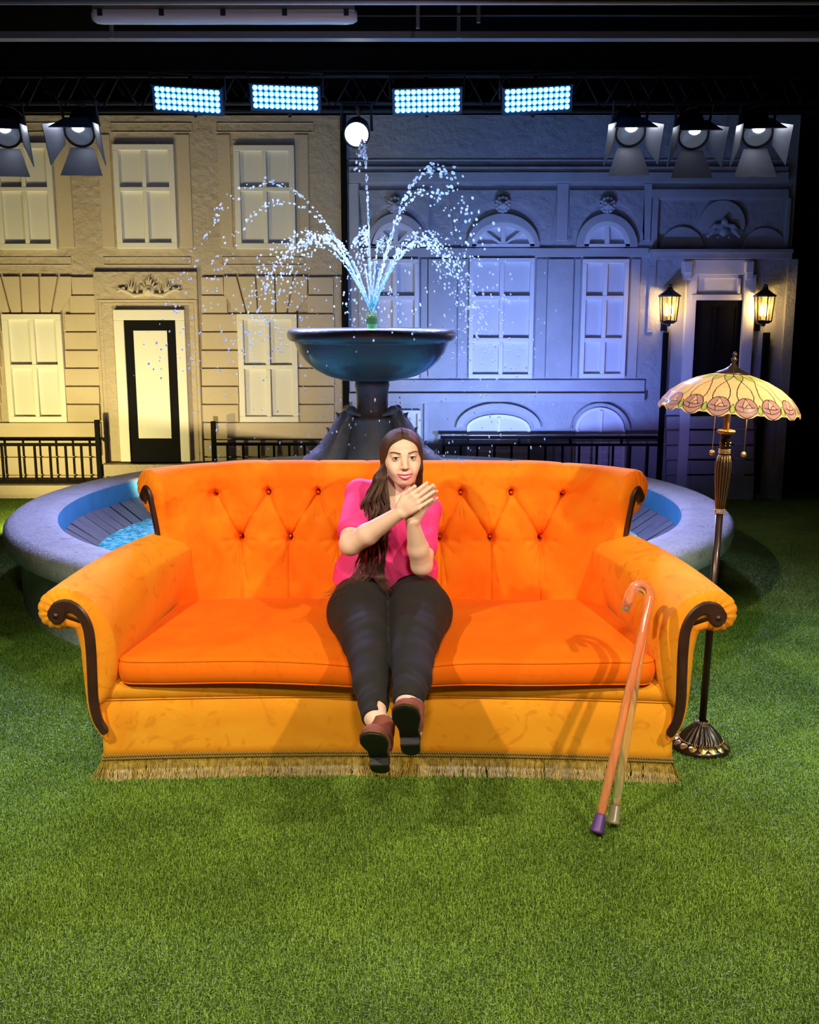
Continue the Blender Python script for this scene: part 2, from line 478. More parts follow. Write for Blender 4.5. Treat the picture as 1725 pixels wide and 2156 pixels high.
# ------------------------------------------------------------------ painted house fronts (scenery flats)
M['tan'] = mat('tan_render', (0.50, 0.41, 0.29), 0.85, var=(3.5, (0.56, 0.47, 0.34), 0.2), bump=(17, 0.8, 0.03))
M['tan_board'] = mat('tan_board', (0.55, 0.45, 0.30), 0.85, var=(4, (0.60, 0.50, 0.35), 0.2), bump=(40, 0.3, 0.012))
M['cream'] = mat('cream_paint', (0.80, 0.77, 0.66), 0.6, bump=(120, 0.1, 0.004))
M['cream_pane'] = mat('cream_pane', (0.72, 0.70, 0.62), 0.7, bump=(90, 0.1, 0.004))
M['grey'] = mat('grey_render', (0.36, 0.37, 0.40), 0.85, var=(3.2, (0.47, 0.48, 0.51), 0.2), bump=(15, 0.85, 0.03))
M['greyband'] = mat('grey_moulding', (0.40, 0.41, 0.44), 0.8, var=(5, (0.5, 0.51, 0.54), 0.2), bump=(22, 0.35, 0.015))
M['white_frame'] = mat('white_frame', (0.80, 0.80, 0.82), 0.55)
M['white_pane'] = mat('white_pane', (0.66, 0.66, 0.70), 0.6)
M['plaster'] = mat('plaster_ornament', (0.62, 0.53, 0.38), 0.7)
M['greyplaster'] = mat('grey_ornament', (0.45, 0.46, 0.50), 0.6)
YW = 9.45

def R2(mb, x0, x1, y0, y1, Y=YW, th=0.03, yref=None, back=None):
    """solid whose front face, at depth Y - th, spans the measured rectangle"""
    Yf = Y - th; ym = (y0 + y1) / 2 if yref is None else yref
    mb.box(fx(x0, ym, Yf), fx(x1, ym, Yf), Yf, Y if back is None else back, fz(y1, Yf), fz(y0, Yf)); return mb

def window(parent, x0, x1, y0, y1, rows, cols, frame, pane, fw=12, th=0.055, barw=9, Y=YW, splits=None):
    Yf = Y - th; ym = (y0 + y1) / 2
    X0, X1 = fx(x0, ym, Yf), fx(x1, ym, Yf); Z0, Z1 = fz(y1, Yf), fz(y0, Yf)
    px = (X1 - X0) / (x1 - x0); f = fw * px; bw = barw * px / 2
    m = MB()
    m.box(X0, X1, Yf, Y, Z1 - f, Z1); m.box(X0, X1, Yf, Y, Z0, Z0 + f)
    m.box(X0, X0 + f, Yf, Y, Z0 + f, Z1 - f); m.box(X1 - f, X1, Yf, Y, Z0 + f, Z1 - f)
    zs = []
    if splits: zs = [fz(s, Yf) for s in splits]
    else: zs = [Z0 + (Z1 - Z0) * i / rows for i in range(1, rows)]
    for z in zs: m.box(X0 + f, X1 - f, Yf, Y, z - bw, z + bw)
    edges = [Z0 + f] + [e for z in sorted(zs) for e in (z - bw, z + bw)] + [Z1 - f]
    for i in range(1, cols):
        x = X0 + (X1 - X0) * i / cols
        for k in range(0, len(edges), 2): m.box(x - bw, x + bw, Yf + 0.002, Y, edges[k], edges[k + 1])
    w = m.build('window', frame, parent, bevel=0.004)
    p = MB(); p.box(X0 + f * 0.8, X1 - f * 0.8, Y - 0.008, Y + 0.002, Z0 + f * .8, Z1 - f * .8); p.build('pane', pane, w)
    return w

def outline(mb, x0, x1, y0, y1, t=2, th=0.009, Y=YW):
    R2(mb, x0, x1, y0, y0 + t, Y, th, (y0 + y1) / 2); R2(mb, x0, x1, y1 - t, y1, Y, th, (y0 + y1) / 2)
    R2(mb, x0, x0 + t, y0 + t, y1 - t, Y, th, (y0 + y1) / 2); R2(mb, x1 - t, x1, y0 + t, y1 - t, Y, th, (y0 + y1) / 2)

# ---- left house
LH = empty('house_front', (-2.6, YW, 0), label='beige painted stage house front with cream windows and black panelled door', cat='stage scenery')
def LP(o):  # keep world position while parented to an empty that is not at the origin
    for c_ in o.children: c_.matrix_parent_inverse = o.matrix_basis.inverted()
m = MB(); m.box(fx(-140, 600, YW), fx(722, 600, YW), YW, YW + 0.08, 0.0, fz(243, YW)); m.build('wall_panel', M['tan'], LH)
m = MB()
for a, b_ in ((-90, 404), (455, 660)):   # sunk lintel panels over the upper windows
    outline(m, a if a < 0 else a, b_ if b_ > 420 else 200, 258, 279)
outline(m, 232, 404, 258, 279)
for a, b_ in ((-90, 150), (217, 402), (466, 640)): outline(m, a, b_, 541, 559)
for a in (-60, 210, 461): R2(m, a, a + 26, 283, 521, th=0.012)
for a, b_ in ((118, 150), (372, 402), (622, 650)): R2(m, a, b_, 283, 521, th=0.012)
m.build('moulding', M['tan_board'], LH, bevel=0.003)
for a, b_, t, bt in ((-10, 112, 300, 525), (241, 369, 303, 523), (494, 621, 305, 524)):
    window(LH, a, b_, t, bt, 2, 2, M['cream'], M['cream_pane'], splits=[398], th=.045)
# rusticated ground floor: boards separated by dark joints
ROWS = [582, 621, 660, 698.5, 737, 775, 813, 851, 889, 925, 962, 1000, 1045]
mL, mR = MB(), MB()
def board(x0, x1, y0, y1): R2(mL if x1 < 300 else mR, x0, x1, y0 + 1.6, y1 - 1.6, th=0.03)
for i in range(len(ROWS) - 1):
    y0, y1 = ROWS[i], ROWS[i + 1]
    if i == 0:
        board(-120, -28, y0, y1); board(151, 207, y0, y1); board(424, 470, y0, y1)  # rows beside the flared stones
        board(650, 702, y0, y1); continue
    if i == 1:
        board(-120, -22, y0, y1); board(147, 207, y0, y1); board(424, 478, y0, y1); board(648, 702, y0, y1); continue
    if y1 < 892:
        board(-120, 0, y0, y1); board(137, 209, y0, y1); board(425, 502, y0, y1); board(628, 704, y0, y1)
    else:
        board(-120, 212, y0, y1); board(428, 704, y0, y1)
Yf = YW - 0.03
for cx0, xs0, xs1 in ((68, [-2, 40, 81, 119, 124, 0], [-2, 46, 86, 110, 130, 0]), (565, 0, 0)):
    top = [cx0 - 66, cx0 - 26, cx0 + 14, cx0 + 54]; bot = [cx0 - 46, cx0 - 22, cx0 + 16, cx0 + 40]
    for k in range(3):
        P4 = [(top[k] + 2, 582), (top[k + 1] - 2, 582), (bot[k + 1] - 1.5, 658), (bot[k] + 1.5, 658)]
        (mL if cx0 < 300 else mR).prism([(fx(x, y, Yf), fz(y, Yf)) for x, y in P4][::-1], Yf, YW)
    for sg in (-1, 1):   # the outer flared stones
        t0 = top[0] if sg < 0 else top[3]; b0 = bot[0] if sg < 0 else bot[3]
        P6 = [(t0 + sg * 2, 582), (t0 + sg * 28, 582), (t0 + sg * 28, 620), (b0 + sg * 17, 658), (b0 + sg * 2, 658)]
        pp = [(fx(x, y, Yf), fz(y, Yf)) for x, y in P6]
        (mL if cx0 < 300 else mR).prism(pp if sg < 0 else pp[::-1], Yf, YW)
for m in (mL, mR): m.build('stone_cladding', M['tan_board'], LH, bevel=0.003)
bay = MB(); R2(bay, 209, 423, 572, 1045, th=0.042); bay.build('door_bay', M['tan'], LH, bevel=0.004)
b2 = MB(); outline(b2, 213, 421, 631, 990, 2.4, 0.05); outline(b2, 222, 414, 638, 990, 1.6, 0.047); b2.build('moulding', M['tan_board'], LH, bevel=0.002)
m = MB(); R2(m, 703, 721, 582, 1045, th=0.02); m.build('corner_post', M['tan'], LH)
m = MB(); R2(m, 721, 732, 245, 1050, th=0.055); m.build('edge_batten', M['black_paint'], LH)
window(LH, 10, 134, 661, 889, 2, 2, M['cream'], M['cream_pane'], splits=[772], th=0.05, Y=YW)
window(LH, 502, 627, 661, 889, 2, 2, M['cream'], M['cream_pane'], splits=[773], th=0.05, Y=YW)
# door
Yd = YW - 0.042
dfm = MB()
R2(dfm, 246, 394, 652, 674, Yd, 0.05, 811); R2(dfm, 246, 267, 674, 972, Yd, 0.05, 811); R2(dfm, 374.5, 394, 674, 972, Yd, 0.05, 811)
dfm.build('door_frame', M['cream'], LH, bevel=0.004)
dm = MB(); R2(dm, 267, 374.5, 674, 977, Yd, 0.03, 811); dr = dm.build('door', M['black_paint'], LH)
dm = MB(); R2(dm, 286.5, 356.5, 696, 923, Yd - 0.03, 0.008, 811); dm.build('door_panel', M['cream'], dr, bevel=0.002)
m = MB(); R2(m, 214, 430, 978, 1003, Yd, 0.12); m.build('step', M['tan'], LH, bevel=0.004)
m = MB(); R2(m, -140, 214, 1022, 1042, YW - 0.03, 0.10); m.build('plinth', M['tan'], LH, bevel=0.004)
# scroll and palmette ornament over the door
f = Field((fx(236, 605, 9.4), 9.30, fz(632, 9.4)), (fx(390, 605, 9.4), 9.43, fz(574, 9.4)), 0.0032)
def OP(x, y, Y=9.385): return at(x, y, Y)
f.ell(OP(313, 612), (0.055, 0.03, 0.055), k=0.008)
for sg in (-1, 1):
    c = 313
    pts = [OP(c + sg * dx, y) for dx, y in ((12, 620), (30, 622), (45, 614), (56, 610), (66, 613))]
    f.chain(pts, [0.018, 0.020, 0.017, 0.014, 0.009], k=0.008)
    for dx, y, tx, ty in ((34, 612, 30, 598), (38, 610, 35, 590), (42, 610, 42, 597), (52, 606, 58, 606), (60, 608, 67, 606), (24, 614, 22, 602)):
        f.cone(OP(c + sg * dx, y), OP(c + sg * tx, ty), 0.012, 0.004, k=0.005)
for a_ in (-62, -38, -15, 15, 38, 62, 0):
    L_ = 24 if a_ else 29
    f.cone(OP(313 + 6 * math.sin(rad(a_)), 610), OP(313 + L_ * .8 * math.sin(rad(a_)), 612 - L_ * math.cos(rad(a_))), 0.015, 0.007, k=0.004)
f.ell(OP(313, 612, 9.36), (0.022, 0.02, 0.022), k=0.004)
f.build('ornament', M['plaster'], LH)
LP(LH)

# ---- low black balustrades in front of the house fronts
def fence(name_label, rails, bars, y_bar0, y_bar1, Y, posts=(), short=()):
    t = empty('balustrade', (fx((bars[0] + bars[-1]) / 2, 960, Y), Y, 0), label=name_label, cat='railing', group=None)
    for (x0, x1, y0, y1) in rails:
        m = MB(); m.box(fx(x0, y0, Y), fx(x1, y0, Y), Y - 0.02, Y + 0.02, fz(y1, Y), fz(y0, Y)); m.build('rail', M['black_paint'], t, bevel=0.003)
    for x in bars:
        m = MB(); X = fx(x, (y_bar0 + y_bar1) / 2, Y); m.box(X - 0.0095, X + 0.0095, Y - 0.01, Y + 0.01, fz(y_bar1, Y), fz(y_bar0, Y)); m.build('baluster', M['black_paint'], t)
    for (x, y0, y1, w) in posts:
        m = MB(); X = fx(x, (y0 + y1) / 2, Y); m.box(X - w, X + w, Y - w, Y + w, max(fz(y1, Y), 0), fz(y0, Y)); m.build('post', M['black_paint'], t, bevel=0.004)
    for x in short:
        m = MB(); X = fx(x, 929, Y); m.box(X - 0.011, X + 0.011, Y - 0.01, Y + 0.01, fz(936, Y), fz(923, Y)); m.build('spacer', M['black_paint'], t)
    LP(t); return t
fence('black balustrade at far left below the beige house window', [(-120, 212, 933, 939), (-120, 212, 1012, 1018)],
      [-60, -28, 6, 42, 75, 107, 140, 173], 938, 1014, 9.27, posts=[(209, 884, 1060, 0.021)])
fence('black balustrade between the panelled door and the fountain pedestal', [(455, 760, 932, 938), (455, 760, 1012, 1018)],
      [480, 513, 546, 578, 610, 642, 675, 707, 740], 936, 1014, 9.27, posts=[(452, 887, 1060, 0.021)])
fence('long black balustrade with double top rail below the grey house', [(928, 1396, 918, 924), (930, 1396, 934, 939), (930, 1396, 1014, 1019)],
      [934, 970, 1005, 1041, 1077, 1113, 1148, 1184, 1219, 1256, 1290, 1326, 1363], 936, 1016, 9.27, posts=[(934, 919, 1060, 0.012)],
      short=[986, 1094, 1201, 1309])

# ---- right house
RH = empty('house_front', (2.0, YW, 0), label='grey painted stage house front with arched windows and pillared porch, lit blue', cat='stage scenery')
m = MB(); m.box(fx(733, 600, YW), fx(1662, 600, YW), YW, YW + 0.08, 0.0, fz(242, YW)); m.build('wall_panel', M['grey'], RH)
m = MB()
R2(m, 735, 1662, 362, 384, th=0.07); R2(m, 735, 1662, 350, 362, th=0.045); R2(m, 735, 1662, 335, 339, th=0.012)
R2(m, 735, 756, 386, 545, th=0.035); R2(m, 1173, 1197, 386, 507, th=0.035); R2(m, 1356, 1372, 386, 507, th=0.035)
m.build('cornice', M['greyband'], RH, bevel=0.005)
def arc(cx, cy, rx, ry, a0, a1, n=28, Y=YW):
    return [(fx(cx + rx * math.cos(rad(a0 + (a1 - a0) * i / n)), cy - ry * math.sin(rad(a0 + (a1 - a0) * i / n)), Y),
             fz(cy - ry * math.sin(rad(a0 + (a1 - a0) * i / n)), Y)) for i in range(n + 1)]
m = MB()
for (cx_, x0, x1, ro, ri, rf) in ((835, 756, 905, 68, 64, 50), (1060, 945, 1172, 100, 77, 67), (1279, 1198, 1356, 78, 65, 49)):
    Y = YW - 0.035
    # spandrel plate with an arched opening
    A = arc(cx_, 515, ro, 92, 180, 0, 28, Y)
    xa, xb = fx(x0, 450, Y), fx(x1, 450, Y); zt = fz(400, Y); zb = fz(507, Y)
    top = [(xa + (xb - xa) * i / 28, zt) for i in range(29)]
    A = [(x, max(z, zb)) for x, z in A]
    A[0] = (max(A[0][0], xa), A[0][1]); A[-1] = (min(A[-1][0], xb), A[-1][1])
    m.strip(top, A, Y, YW)
    Yr = YW - 0.05
    ring = MB(); ring.strip(arc(cx_, 519, ri, 70, 180, 0, 28, Yr), arc(cx_, 519, rf, 52, 180, 0, 28, Yr), Yr, YW); ring.build('arch_ring', M['greyband'], RH, bevel=0.005)
m.build('arch_spandrel', M['grey'], RH, bevel=0.003)
def fanlight(cx_, r, ry, n, yb=519):
    Y = YW - 0.05; t = 11
    w = MB(); w.strip(arc(cx_, yb, r, ry, 180, 0, 24, Y), arc(cx_, yb, r - t, ry - t, 180, 0, 24, Y), Y, YW)
    w.box(fx(cx_ - r, yb, Y), fx(cx_ + r, yb, Y), Y, YW, fz(yb, Y), fz(yb - 6, Y))
    for a_ in ([90] if n == 2 else [45, 90, 135]):
        c, s = math.cos(rad(a_)), math.sin(rad(a_))
        P4 = [(cx_ + 5 * s + 6 * c, yb - 6), (cx_ + 5 * s + (r - 6) * c, yb - (ry - 6) * s - 5 * -c * 0 + 4 * c), (cx_ - 5 * s + (r - 6) * c, yb - (ry - 6) * s - 4 * c), (cx_ - 5 * s + 6 * c, yb - 6)]
        w.prism([(fx(x, y, Y), fz(y, Y)) for x, y in P4], Y + 0.002, YW)
    o = w.build('window', M['white_frame'], RH, bevel=0.003)
    p = MB(); p.strip(arc(cx_, yb - 3, r - 5, ry - 8, 180, 0, 24, YW), [(x, fz(yb - 3, YW)) for x, z in arc(cx_, yb, r - 5, ry - 8, 180, 0, 24, YW)], YW - 0.008, YW)
    p.build('pane', M['white_pane'], o)
fanlight(833, 52, 52, 4); fanlight(1060, 67, 52, 4); fanlight(1279, 49, 54, 2)
for a, b_, tp, bt in ((782, 882, 545, 797), (988, 1124, 543, 797), (1224, 1321, 545, 796)):
    window(RH, a, b_, tp, bt, 3, 2, M['white_frame'], M['white_pane'], splits=[627, 716], fw=9, barw=9)
m = MB()
R2(m, 735, 1372, 522, 541, th=0.03); R2(m, 735, 1358, 828, 846, th=0.075); R2(m, 735, 1358, 800, 828, th=0.03)
for a, b_ in ((756, 778), (886, 900), (964, 984), (1128, 1150), (1208, 1220), (1326, 1345)): R2(m, a, b_, 545, 797, th=0.022)
for a, b_ in ((902, 961), (1152, 1206)): R2(m, a, b_, 545, 794, th=0.04)
R2(m, 835, 901, 845, 850, th=0.05); R2(m, 893, 901, 850, 1040, th=0.04)
m.build('pilaster', M['greyband'], RH, bevel=0.004)
# ground floor windows of the grey house
window(RH, 826, 886, 864, 1010, 3, 2, M['white_frame'], M['white_pane'], fw=7, barw=6)
def low_arch(x0, x1, ytop, xo0, xo1, yotop, yspring, n=24):
    c = (x0 + x1) / 2; r = (x1 - x0) / 2; co = (xo0 + xo1) / 2; ro = (xo1 - xo0) / 2
    Y = YW - 0.06; mm = MB(); mm.strip(arc(co, yspring, ro, yspring - yotop, 180, 0, n, Y), arc(c, yspring, r + 8, yspring - ytop + 9, 180, 0, n, Y), Y, YW)
    mm.build('arch_ring', M['greyband'], RH, bevel=0.006)
    Y = YW - 0.03; w = MB(); A = arc(c, yspring, r, yspring - ytop, 180, 0, n, Y); B = arc(c, yspring, r - 6, yspring - ytop - 6, 180, 0, n, Y)
    w.strip(A, B, Y, YW)
    for x in (x0, x1 - 6, c - 3): R2(w, x, x + 6, yspring if x != c - 3 else ytop + 5, 1012, YW, 0.03, 960)
    for yy in (yspring + 12, 950, 968, 990, 1006): R2(w, x0 + 6, x1 - 6, yy, yy + 3.5, YW, 0.026, 960)
    o = w.build('window', M['white_frame'], RH)
    p = MB(); Yp = YW - 0.012
    A = arc(c, yspring, r - 3, yspring - ytop - 3, 180, 0, n, Yp); p.strip(A, [(x, fz(1012, Yp)) for x, z in A], Yp, YW); p.build('pane', M['white_pane'], o)
low_arch(983, 1116, 873, 960, 1140, 849, 902); low_arch(1212, 1315, 858, 1203, 1326, 849, 905)
# medallions over the arches: round faces with curled manes
def medallion(px, py, r):
    c = at(px, py, YW - 0.075)
    f = Field((c.x - r * 1.5, YW - 0.15, c.z - r * 1.5), (c.x + r * 1.5, YW + 0.01, c.z + r * 1.5), 0.0035)
    f.ell((c.x, YW - 0.05, c.z), (r, 0.05, r), k=0.006)
    for i in range(12):
        a = 2 * PI * i / 12
        f.ell((c.x + r * .85 * math.cos(a), YW - 0.075, c.z + r * .85 * math.sin(a)), 0.017, k=0.005)
    f.ell((c.x, YW - 0.10, c.z - 0.002), (0.020, 0.03, 0.025), k=0.012)
    for s in (-1, 1):
        f.ell((c.x + s * 0.027, YW - 0.095, c.z - 0.014), 0.015, k=0.008); f.ell((c.x + s * 0.026, YW - 0.10, c.z + 0.018), 0.012, k=0.006)
        f.ell((c.x + s * 0.024, YW - 0.115, c.z + 0.006), 0.008, k=0.004, op='sub')
    f.ell((c.x, YW - 0.12, c.z - 0.036), (0.02, 0.012, 0.007), k=0.004, op='sub')
    f.build('medallion', M['greyplaster'], RH)
medallion(832, 431, 0.07); medallion(1059, 430, 0.07); medallion(1280, 431, 0.07)
# porch
m = MB()
R2(m, 1374, 1662, 398, 416, th=0.05); R2(m, 1374, 1386, 416, 524, th=0.05); R2(m, 1655, 1664, 416, 524, th=0.05)
R2(m, 1371, 1672, 524, 532, th=0.14); R2(m, 1374, 1669, 532, 545, th=0.10)
R2(m, 1386, 1655, 416, 421, th=0.035)
m.build('porch_cornice', M['greyband'], RH, bevel=0.004)
m = MB()
for cx_, cy_, r_, th in ((1523, 468, 47, 0.045), (1437, 523, 46, 0.025), (1611, 523, 44, 0.025)):
    A = arc(cx_, cy_, r_, r_, 200 if cy_ < 500 else 180, -20 if cy_ < 500 else 0, 30, YW - th)
    m.prism([(x, max(z, fz(523, YW - th))) for x, z in A][::-1], YW - th, YW)
m.build('porch_medallion', M['greyband'], RH, bevel=0.004)
c = at(1525, 487, YW - 0.07)
f = Field((c.x - .2, YW - 0.14, c.z - .17), (c.x + .2, YW, c.z + .2), 0.004)
f.ell((c.x, YW - .07, c.z), (.045, .03, .045), k=.01); f.ell((c.x, YW - .08, c.z + .085), .03, k=.01); f.cone((c.x, YW - .07, c.z + .1), (c.x, YW - .07, c.z + .125), .014, .006, k=.005)
for s in (-1, 1):
    f.chain([(c.x + s * .02, YW - .07, c.z + .055), (c.x + s * .08, YW - .07, c.z + .05), (c.x + s * .13, YW - .065, c.z + .01)], [.02, .02, .01], k=.01)
    for q in range(9): f.ell((c.x + s * (.05 + .1 * ((q * 37) % 10) / 10), YW - .065, c.z - .05 + .1 * ((q * 53) % 10) / 10), .012 + .005 * (q % 3), k=.005)
f.build('ornament', M['greyplaster'], RH)
pf = MB()
R2(pf, 1440, 1587, 547, 578, th=0.06); R2(pf, 1437, 1458, 578, 1050, th=0.06, yref=800); R2(pf, 1556, 1580, 578, 1050, th=0.06, yref=800)
R2(pf, 1458, 1556, 578, 586, th=0.05); R2(pf, 1458, 1468, 586, 620, th=0.05); R2(pf, 1554, 1560, 586, 620, th=0.05); R2(pf, 1456, 1562, 620, 632, th=0.07)
R2(pf, 1468, 1554, 586, 620, th=0.03)
R2(pf, 1442, 1458, 550, 574, th=0.12); R2(pf, 1572, 1588, 550, 574, th=0.12); R2(pf, 1442, 1457, 574, 588, th=0.09); R2(pf, 1573, 1587, 574, 588, th=0.09)
pf.build('door_frame', M['white_frame'], RH, bevel=0.004)
pd = MB(); R2(pd, 1457, 1557, 632, 1052, th=0.03, yref=800); d_ = pd.build('door', M['black_paint'], RH)
pd = MB()
for a, b_ in ((1466, 1502), (1512, 1548)): outline(pd, a, b_, 645, 820, 2, 0.038, YW)
pd.build('door_panel', M['black_paint'], d_)
m = MB(); R2(m, 1644, 1664, 545, 1060, th=0.05, yref=800); m.build('corner_post', M['grey'], RH, bevel=0.003)
m = MB(); R2(m, 1366, 1380, 545, 700, th=0.02); m.build('pilaster', M['grey'], RH, bevel=0.003)
m = MB()
for y0, y1 in ((845, 873), (877, 903), (907, 935), (939, 966), (970, 998), (1002, 1052)): R2(m, 1404, 1455, y0, y1, th=0.05)
for y0, y1 in ((877, 903), (907, 935), (939, 966), (970, 998), (1002, 1052)): R2(m, 1455, 1588, y0, y1, th=0.09)
m.build('clapboard', M['greyband'], RH, bevel=0.003)
for a, b_ in ((1391, 1401), (1600, 1612)):
    m = MB(); R2(m, a, b_, 700, 1040, th=0.06); m.build('drainpipe', M['black_paint'], RH, bevel=0.008)
LP(RH)

# ---- coach lanterns beside the porch door
def clear_glass(name):
    m, nt, p = principled(name); N, L = nt.nodes, nt.links; p.inputs['Base Color'].default_value = (.6, .5, .3, 1); p.inputs['Roughness'].default_value = .08
    t_ = N.new('ShaderNodeBsdfTransparent'); t_.inputs[0].default_value = (1, .93, .78, 1); mx = N.new('ShaderNodeMixShader'); mx.inputs[0].default_value = .86
    L.new(p.outputs[0], mx.inputs[1]); L.new(t_.outputs[0], mx.inputs[2]); L.new(mx.outputs[0], N['Material Output'].inputs[0]); return m
M['lantern_glass'] = clear_glass('lantern_glass')
M['bulb'] = mat('lit_bulb', (1, 0.8, 0.4), 0.5, emit=((1.0, 0.62, 0.22), 26))
def lantern(px, py, label):
    c = at(px, py, YW - 0.16); t = empty('wall_lantern', (c.x, YW - 0.03, c.z), label=label, cat='lantern')
    def put(v): return [(x + c.x, y + c.y, z + c.z) for x, y, z in v]
    R_, zb, zt = 0.088, -0.115, 0.105
    m = MB()
    for k in range(6):
        a = PI / 6 + k * PI / 3
        m.tube(put([(R_ * .82 * math.cos(a), R_ * .82 * math.sin(a), zb), (R_ * math.cos(a), R_ * math.sin(a), zt)]), 0.0055, 6)
    V, F = lathe_geo([(0.0, zb - .045), (.018, zb - .04), (.022, zb - .02), (.05, zb - .018), (R_ * .84, zb), (R_ * .8, zb + .01), (0, zb + .01)], 6); m.add([(x * math.cos(PI/6) - y * math.sin(PI/6) + c.x, x * math.sin(PI/6) + y * math.cos(PI/6) + c.y, z + c.z) for x, y, z in V], F)
    m.build('cage', M['black_metal'], t)
    V, F = lathe_geo([(R_ * 1.15, zt), (R_ * 1.2, zt + .012), (.055, zt + .045), (.03, zt + .065), (.022, zt + .09), (.026, zt + .1), (.0, zt + .115)], 6)
    mesh_obj('roof', [(x * math.cos(PI/6) - y * math.sin(PI/6) + c.x, x * math.sin(PI/6) + y * math.cos(PI/6) + c.y, z + c.z) for x, y, z in V], F, M['black_metal'], t, False)
    V, F = lathe_geo([(R_ * .8, zb + .012), (R_ * .965, zt - .002)], 6, closed_ends=False)
    mesh_obj('glass', [(x * math.cos(PI/6) - y * math.sin(PI/6) + c.x, x * math.sin(PI/6) + y * math.cos(PI/6) + c.y, z + c.z) for x, y, z in V], F, M['lantern_glass'], t, False)
    for s in (-1, 1):
        V, F = lathe_geo([(0, -.055), (.012, -.05), (.017, -.02), (.014, .02), (0, .055)], 12); mesh_obj('bulb', put([(x + s * .022, y, z - .01) for x, y, z in V]), F, M['bulb'], t)
    m = MB(); m.box(c.x - .02, c.x + .02, c.y + .02, YW, c.z - .14, c.z - .1); m.box(c.x - .03, c.x + .03, YW - .012, YW + .001, c.z - .2, c.z + .1); m.build('bracket', M['black_metal'], t)
    LP(t)
    return c
for px_, lb in ((1409, 'lit black coach lantern on the left of the porch door'), (1609, 'lit black coach lantern on the right of the porch door')):
    c = lantern(px_, 650, lb)
    for s in (-1, 1): point('lantern_light', (c.x + s * .022, c.y, c.z + .03), 5.5, (1.0, 0.68, 0.25), 0.012)
# ------------------------------------------------------------------ fountain
BX, BY = -0.25, 6.77
M['basin'] = mat('basin_stone', (0.36, 0.345, 0.32), 0.65, var=(9, (0.47, 0.455, 0.43), 0.1), bump=(38, 0.7, 0.015), stains=(16, (0.27, 0.26, 0.26), 0.60))
M['basin_in'] = mat('blue_basin_lining', (0.06, 0.26, 0.50), 0.5, var=(6, (0.08, 0.34, 0.6), 0.2), bump=(20, 0.2, 0.01))
M['slate'] = mat('slate_tile', (0.10, 0.10, 0.12), 0.4, var=(8, (0.15, 0.15, 0.17), 0.2), bump=(25, 0.3, 0.01))
M['bronze'] = mat('wet_stone_bowl', (0.030, 0.060, 0.068), 0.36, var=(5, (0.085, 0.060, 0.055), 0.15), bump=(14, 0.35, 0.02), coat=0.5)
M['pedestal'] = mat('pedestal_stone', (0.09, 0.088, 0.085), 0.5, var=(7, (0.19, 0.18, 0.17), 0.15), bump=(20, 0.4, 0.02), coat=0.3)
M['brass'] = mat('brass', (0.50, 0.42, 0.14), 0.3, 0.9)
BAS = empty('fountain_basin', (BX, BY, 0), label='large round grey stone fountain pool with blue lining behind the sofa', cat='fountain basin')
prof = [(2.27, 0.0), (2.27, 0.335), (2.32, 0.34), (2.350, 0.365), (2.362, 0.41), (2.355, 0.455), (2.325, 0.483), (2.28, 0.492), (2.12, 0.494), (2.055, 0.49), (2.04, 0.475)]
prof = [p for p in prof]
V, F = lathe_geo(prof, 160, closed_ends=False)
mesh_obj('rim', V, F, M['basin'], BAS)
V, F = lathe_geo([(2.04, 0.476), (2.035, 0.30), (2.04, 0.02)], 160, closed_ends=False)
mesh_obj('lining', V, [f[::-1] for f in F], M['basin_in'], BAS)
m = MB(); rr = random.Random(3); n = 96
for i in range(n):
    a0, a1 = 2 * PI * i / n, 2 * PI * (i + 1) / n
    g = rr.uniform(0.03, 0.12) * (a1 - a0); tw = rr.uniform(-0.010, 0.010)
    r0, r1, z0, z1 = 2.035, 1.83, 0.345 + rr.uniform(-.012, .008), 0.20
    V = []
    for (r, z, tt) in ((r0, z0, 0), (r1, z1, tw)):
        for a in (a0 + g, a1 - g * .3): V.append((r * math.cos(a + tt), r * math.sin(a + tt), z)); 
    V += [(x * 1.0, y * 1.0, z - 0.04) for x, y, z in V]
    m.add(V, [(0, 1, 3, 2), (4, 6, 7, 5), (0, 2, 6, 4), (1, 5, 7, 3), (0, 4, 5, 1), (2, 3, 7, 6)])
m.build('tiles', M['slate'], BAS)
V, F = lathe_geo([(2.035, 0.300), (1.80, 0.145), (0.0, 0.03)], 96, closed_ends=False)
mesh_obj('pool_floor', V, F, M['basin_in'], BAS)
# pool water: rippled surface with foam
mw, nt, p = principled('pool_water'); N, L = nt.nodes, nt.links
tc = N.new('ShaderNodeTexCoord'); nz = N.new('ShaderNodeTexNoise'); nz.inputs['Scale'].default_value = 16; nz.inputs['Detail'].default_value = 9; nz.inputs['Roughness'].default_value = .65; nz.inputs['Distortion'].default_value = 1.2
mp = N.new('ShaderNodeMapping'); mp.inputs['Scale'].default_value = (1, 1, 1); L.new(tc.outputs['Object'], mp.inputs[0]); L.new(mp.outputs[0], nz.inputs['Vector'])
r = N.new('ShaderNodeValToRGB'); e = r.color_ramp.elements
e[0].position = 0.44; e[0].color = (0.01, 0.40, 0.36, 1); e[1].position = 0.66; e[1].color = (0.85, 0.95, 1.0, 1); q = r.color_ramp.elements.new(0.53); q.color = (0.08, 0.85, 0.72, 1)
L.new(nz.outputs['Fac'], r.inputs['Fac']); L.new(r.outputs['Color'], p.inputs['Base Color'])
p.inputs['Roughness'].default_value = 0.12
bp = N.new('ShaderNodeBump'); bp.inputs['Strength'].default_value = 0.8; bp.inputs['Distance'].default_value = 0.03; L.new(nz.outputs['Fac'], bp.inputs['Height']); L.new(bp.outputs['Normal'], p.inputs['Normal'])
M['water'] = mw
V, F = lathe_geo([(0.0, 0.0), (0.3, 0.0), (0.9, 0.0), (1.4, 0.0), (1.835, 0.0)], 96, closed_ends=False)
